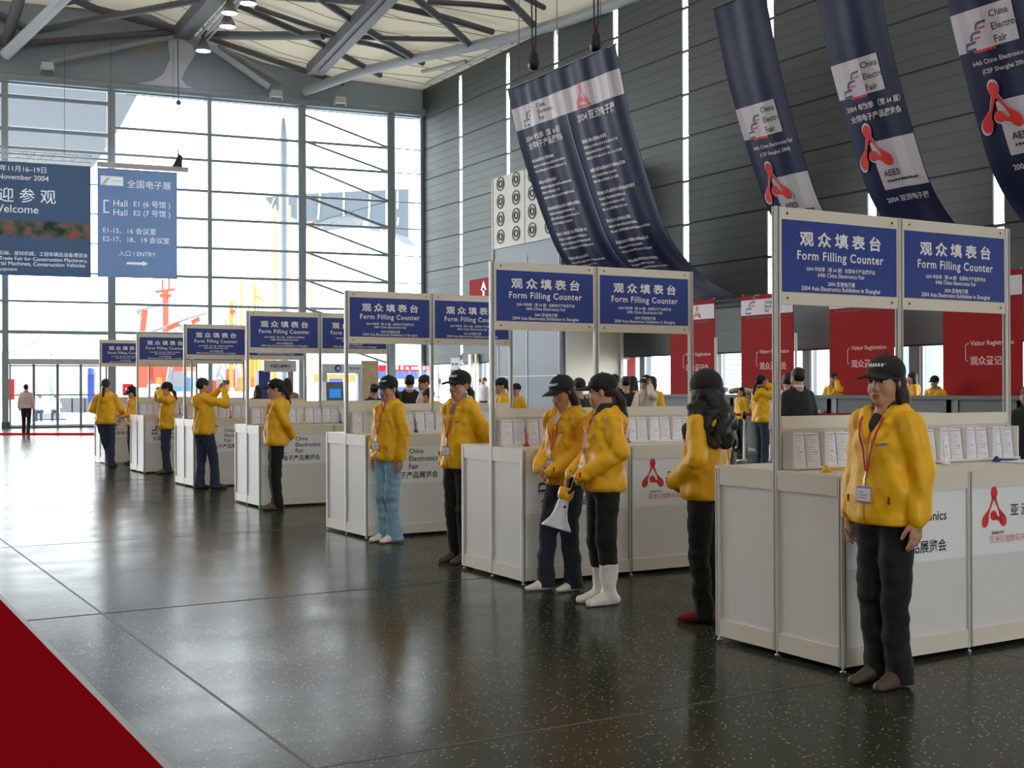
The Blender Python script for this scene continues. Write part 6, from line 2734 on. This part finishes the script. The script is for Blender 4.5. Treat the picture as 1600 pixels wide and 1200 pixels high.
rig(356, 74, 'orange drilling rig with a twin mast right of the slim mullion', [(361, 606, 361, 470, 7, O_, 0), (369, 606, 369, 472, 4, G_, 0), (361, 486, 366, 488, 8, R_, 0), (352, 606, 353, 498, 2.5, G_, 0), (377, 606, 377, 440, 4, Y_, 2)],
    [(340, 580, 352, 596, 5, G_, -1), (346, 570, 338, 590, 4, G_, -1)],
    [(338, 592, 348, 612, G_, 0, 2), (352, 576, 372, 606, R_, 0, 3), (366, 590, 380, 612, O_, 0, 2), (322, 594, 336, 612, R_, 1, 2)])
rig(402, 82, 'pale orange crane body behind the fourth booth', [(398, 606, 398, 440, 5, O_, 0), (404, 606, 404, 450, 3, Y_, 0), (389, 606, 389, 470, 3, Y_, 0)], [(396, 460, 412, 470, 4, O_, 0)],
    [(386, 560, 420, 606, O_, 0, 3), (378, 590, 392, 606, R_, -1, 2)])


def lattice_mast(px, y_top, d, wpx, mat, label, label_cat='crane mast', pale=None):
    c_ = at_floor(px, d)
    t_ = empty('crane_mast', label, label_cat, c_, .3, 'crane masts in the yard')
    w = px_size(wpx, d) / 2
    h = zpix(y_top, d)
    mb_ = MB()
    for sx in (-w, w):
        for sy in (-w, w):
            mb_.beam((sx, sy, 0), (sx, sy, h), w * .24, w * .24, mat)
    mb_.build('chord', t_)
    mb_ = MB()
    z, up = 0.0, 1
    st = w * 2.2
    while z < h - st:
        for sx, sy, ex, ey in ((-w, -w, w, -w), (-w, w, w, w), (-w, -w, -w, w), (w, -w, w, w)):
            a_, b_ = ((sx, sy), (ex, ey)) if up else ((ex, ey), (sx, sy))
            mb_.beam((a_[0], a_[1], z), (b_[0], b_[1], z + st), w * .12, w * .12, pale or mat)
        z += st
        up = 1 - up
    mb_.build('lacing', t_)
    return t_


lattice_mast(442, 320, 84, 16, Y_, 'yellow crane mast beside the pale round mast', pale=O_)
lattice_mast(426, 360, 96, 9, Y_, 'slim yellow crane mast left of the pale round mast')
lattice_mast(488, 345, 88, 7, O_, 'slim orange crane mast right of the thick mullion')
lattice_mast(410, 400, 100, 8, O_, 'slim pale orange mast farthest left of the crane masts')
lattice_mast(572, 345, 110, 5, infill_light, 'thin grey lattice mast below the far roof wing', 'lattice mast')
# far roof wing
wing = M('roof_wing', (62, 70, 78), .6, var=.05, scale=.2)
D1 = 130
pts = [(413, 308), (470, 303), (546, 299), (638, 295), (638, 371), (616, 364), (600, 352), (546, 339), (520, 340), (476, 346), (454, 339), (426, 326)]
ax_ = Vector((math.sin(CAM_YAW), math.cos(CAM_YAW), 0))
t = empty('roof_wing', 'far grey roof wing with pale seams over the yard', 'roof wing', at_floor(530, D1 + 4))
b0 = Vector(t.location)
mb = MB()
mb.poly([at_d(x, y, D1) - b0 for x, y in pts], wing, 9, ax_)
mb.build('wing', t)
mb = MB()
for xa, ya, xb, yb in ((429, 309, 424, 322), (500, 302, 497, 342), (537, 301, 537, 338), (578, 300, 576, 344), (621, 299, 621, 326), (622, 340, 621, 352)):
    mb.beam(at_d(xa, ya, D1 - .15) - b0, at_d(xb, yb, D1 - .15) - b0, .16, .1, kiosk_white)
mb.build('seam', t)
mb = MB()
for x in (500, 600):
    q_ = at_floor(x, D1 + 5) - b0
    mb.tube([q_, q_ + Vector((0, 0, zpix(344, D1)))], .35, infill_light, 10)
mb.build('column', t)
# red, white and blue trailer outside, seen through the third booth
c = at_floor(634, 66)
t = empty('trailer', 'red white and blue trailer outside, seen through the third booth', 'trailer', c, FR)
mb = MB()
mb.box((-1.6, 0, zpix(592, 66)), (1.6, 2, zpix(580, 66)), kiosk_blue)
mb.box((-1.6, 0, zpix(580, 66)), (1.6, 2, zpix(570, 66)), banner_red)
mb.box((-1.6, 0, zpix(604, 66)), (1.6, 2, zpix(592, 66)), kiosk_white)
mb.box((-1.6, 0, .55), (1.6, 2, zpix(604, 66)), kiosk_blue)
scribble(mb, lambda x, y: (x, -.02, y), kiosk_white, -.6, 1.2, zpix(577, 66), .2, random.Random(8), .3)
mb.build('box', t)
for x in (-1.1, 1.1):
    mb = MB()
    mb.lathe([(0, -.12), (.40, -.12), (.44, 0), (.40, .12), (0, .12)], rubber, 18, Matrix.Translation((x, .3, .44)) @ Matrix.Rotation(PI / 2, 4, 'X'))
    mb.build('wheel', t)
c = at_floor(540, 72)
t = empty('truck', 'white and blue truck outside behind the bank kiosks', 'truck', c, FR)
mb = MB()
mb.box((-1.9, 0, .7), (1.6, 2.2, 2.2), kiosk_white)
mb.box((-1.9, -.02, 1.9), (1.6, 0, 2.35), machine_orange)
mb.build('box', t)
mb = MB()
mb.box((-1.0, -.03, .9), (-.2, 0, 2.1), kiosk_blue)
mb.build('door_panel', t)
for x in (-1.3, 1.1):
    mb = MB()
    mb.lathe([(0, -.14), (.44, -.14), (.48, 0), (.44, .14), (0, .14)], rubber, 18, Matrix.Translation((x, .3, .48)) @ Matrix.Rotation(PI / 2, 4, 'X'))
    mb.build('wheel', t)
# what stands outside the low window band of the right wall
t = empty('white_shutter_wall', 'white slatted building side outside, behind the curly haired person', 'building', (34, 40.9, 0))
mb = MB()
mb.box((0, -2.0, 0), (5, 2.2, 5), shed_white)
mb.build('walls', t)
mb = MB()
for k in range(22):
    mb.box((-.06, -1.95, .1 + k * .2), (0, 2.15, .22 + k * .2), kiosk_white)
mb.build('slats', t)
t = empty('glass_building', 'bluish glazed building outside, behind the man in the black suit', 'building', (42, 43.6, 0))
mb = MB()
mb.box((0, -2.1, 0), (8, 2.1, 7), M('far_glass', (96, 120, 138), .15, .2, var=.1, scale=.5))
mb.build('walls', t)
mb = MB()
for y in (-2, -.7, .7, 2):
    mb.box((-.08, y - .07, 0), (0, y + .07, 7), infill_light)
for z in (1.6, 3.2, 4.8):
    mb.box((-.06, -2.1, z - .05), (0, 2.1, z + .05), infill_light)
mb.build('mullions', t)
t = empty('flag_board', 'red and white board outside left of the beige jacket', 'sign', (29, 39.8, 0), -PI / 2)
mb = MB()
mb.box((-.5, -.03, .3), (.1, .03, 3.4), banner_red)
mb.box((.1, -.03, .3), (.7, .03, 3.4), kiosk_white)
mb.build('board', t)
mb = MB()
for x in (-.4, .6):
    mb.tube([(x, .06, 0), (x, .06, 3.4)], .03, steel_grey, 8)
mb.build('posts', t)
for o_ in bpy.data.objects:
    for k in ('_hc', '_hl', '_hr'):
        if k in o_:
            del o_[k]
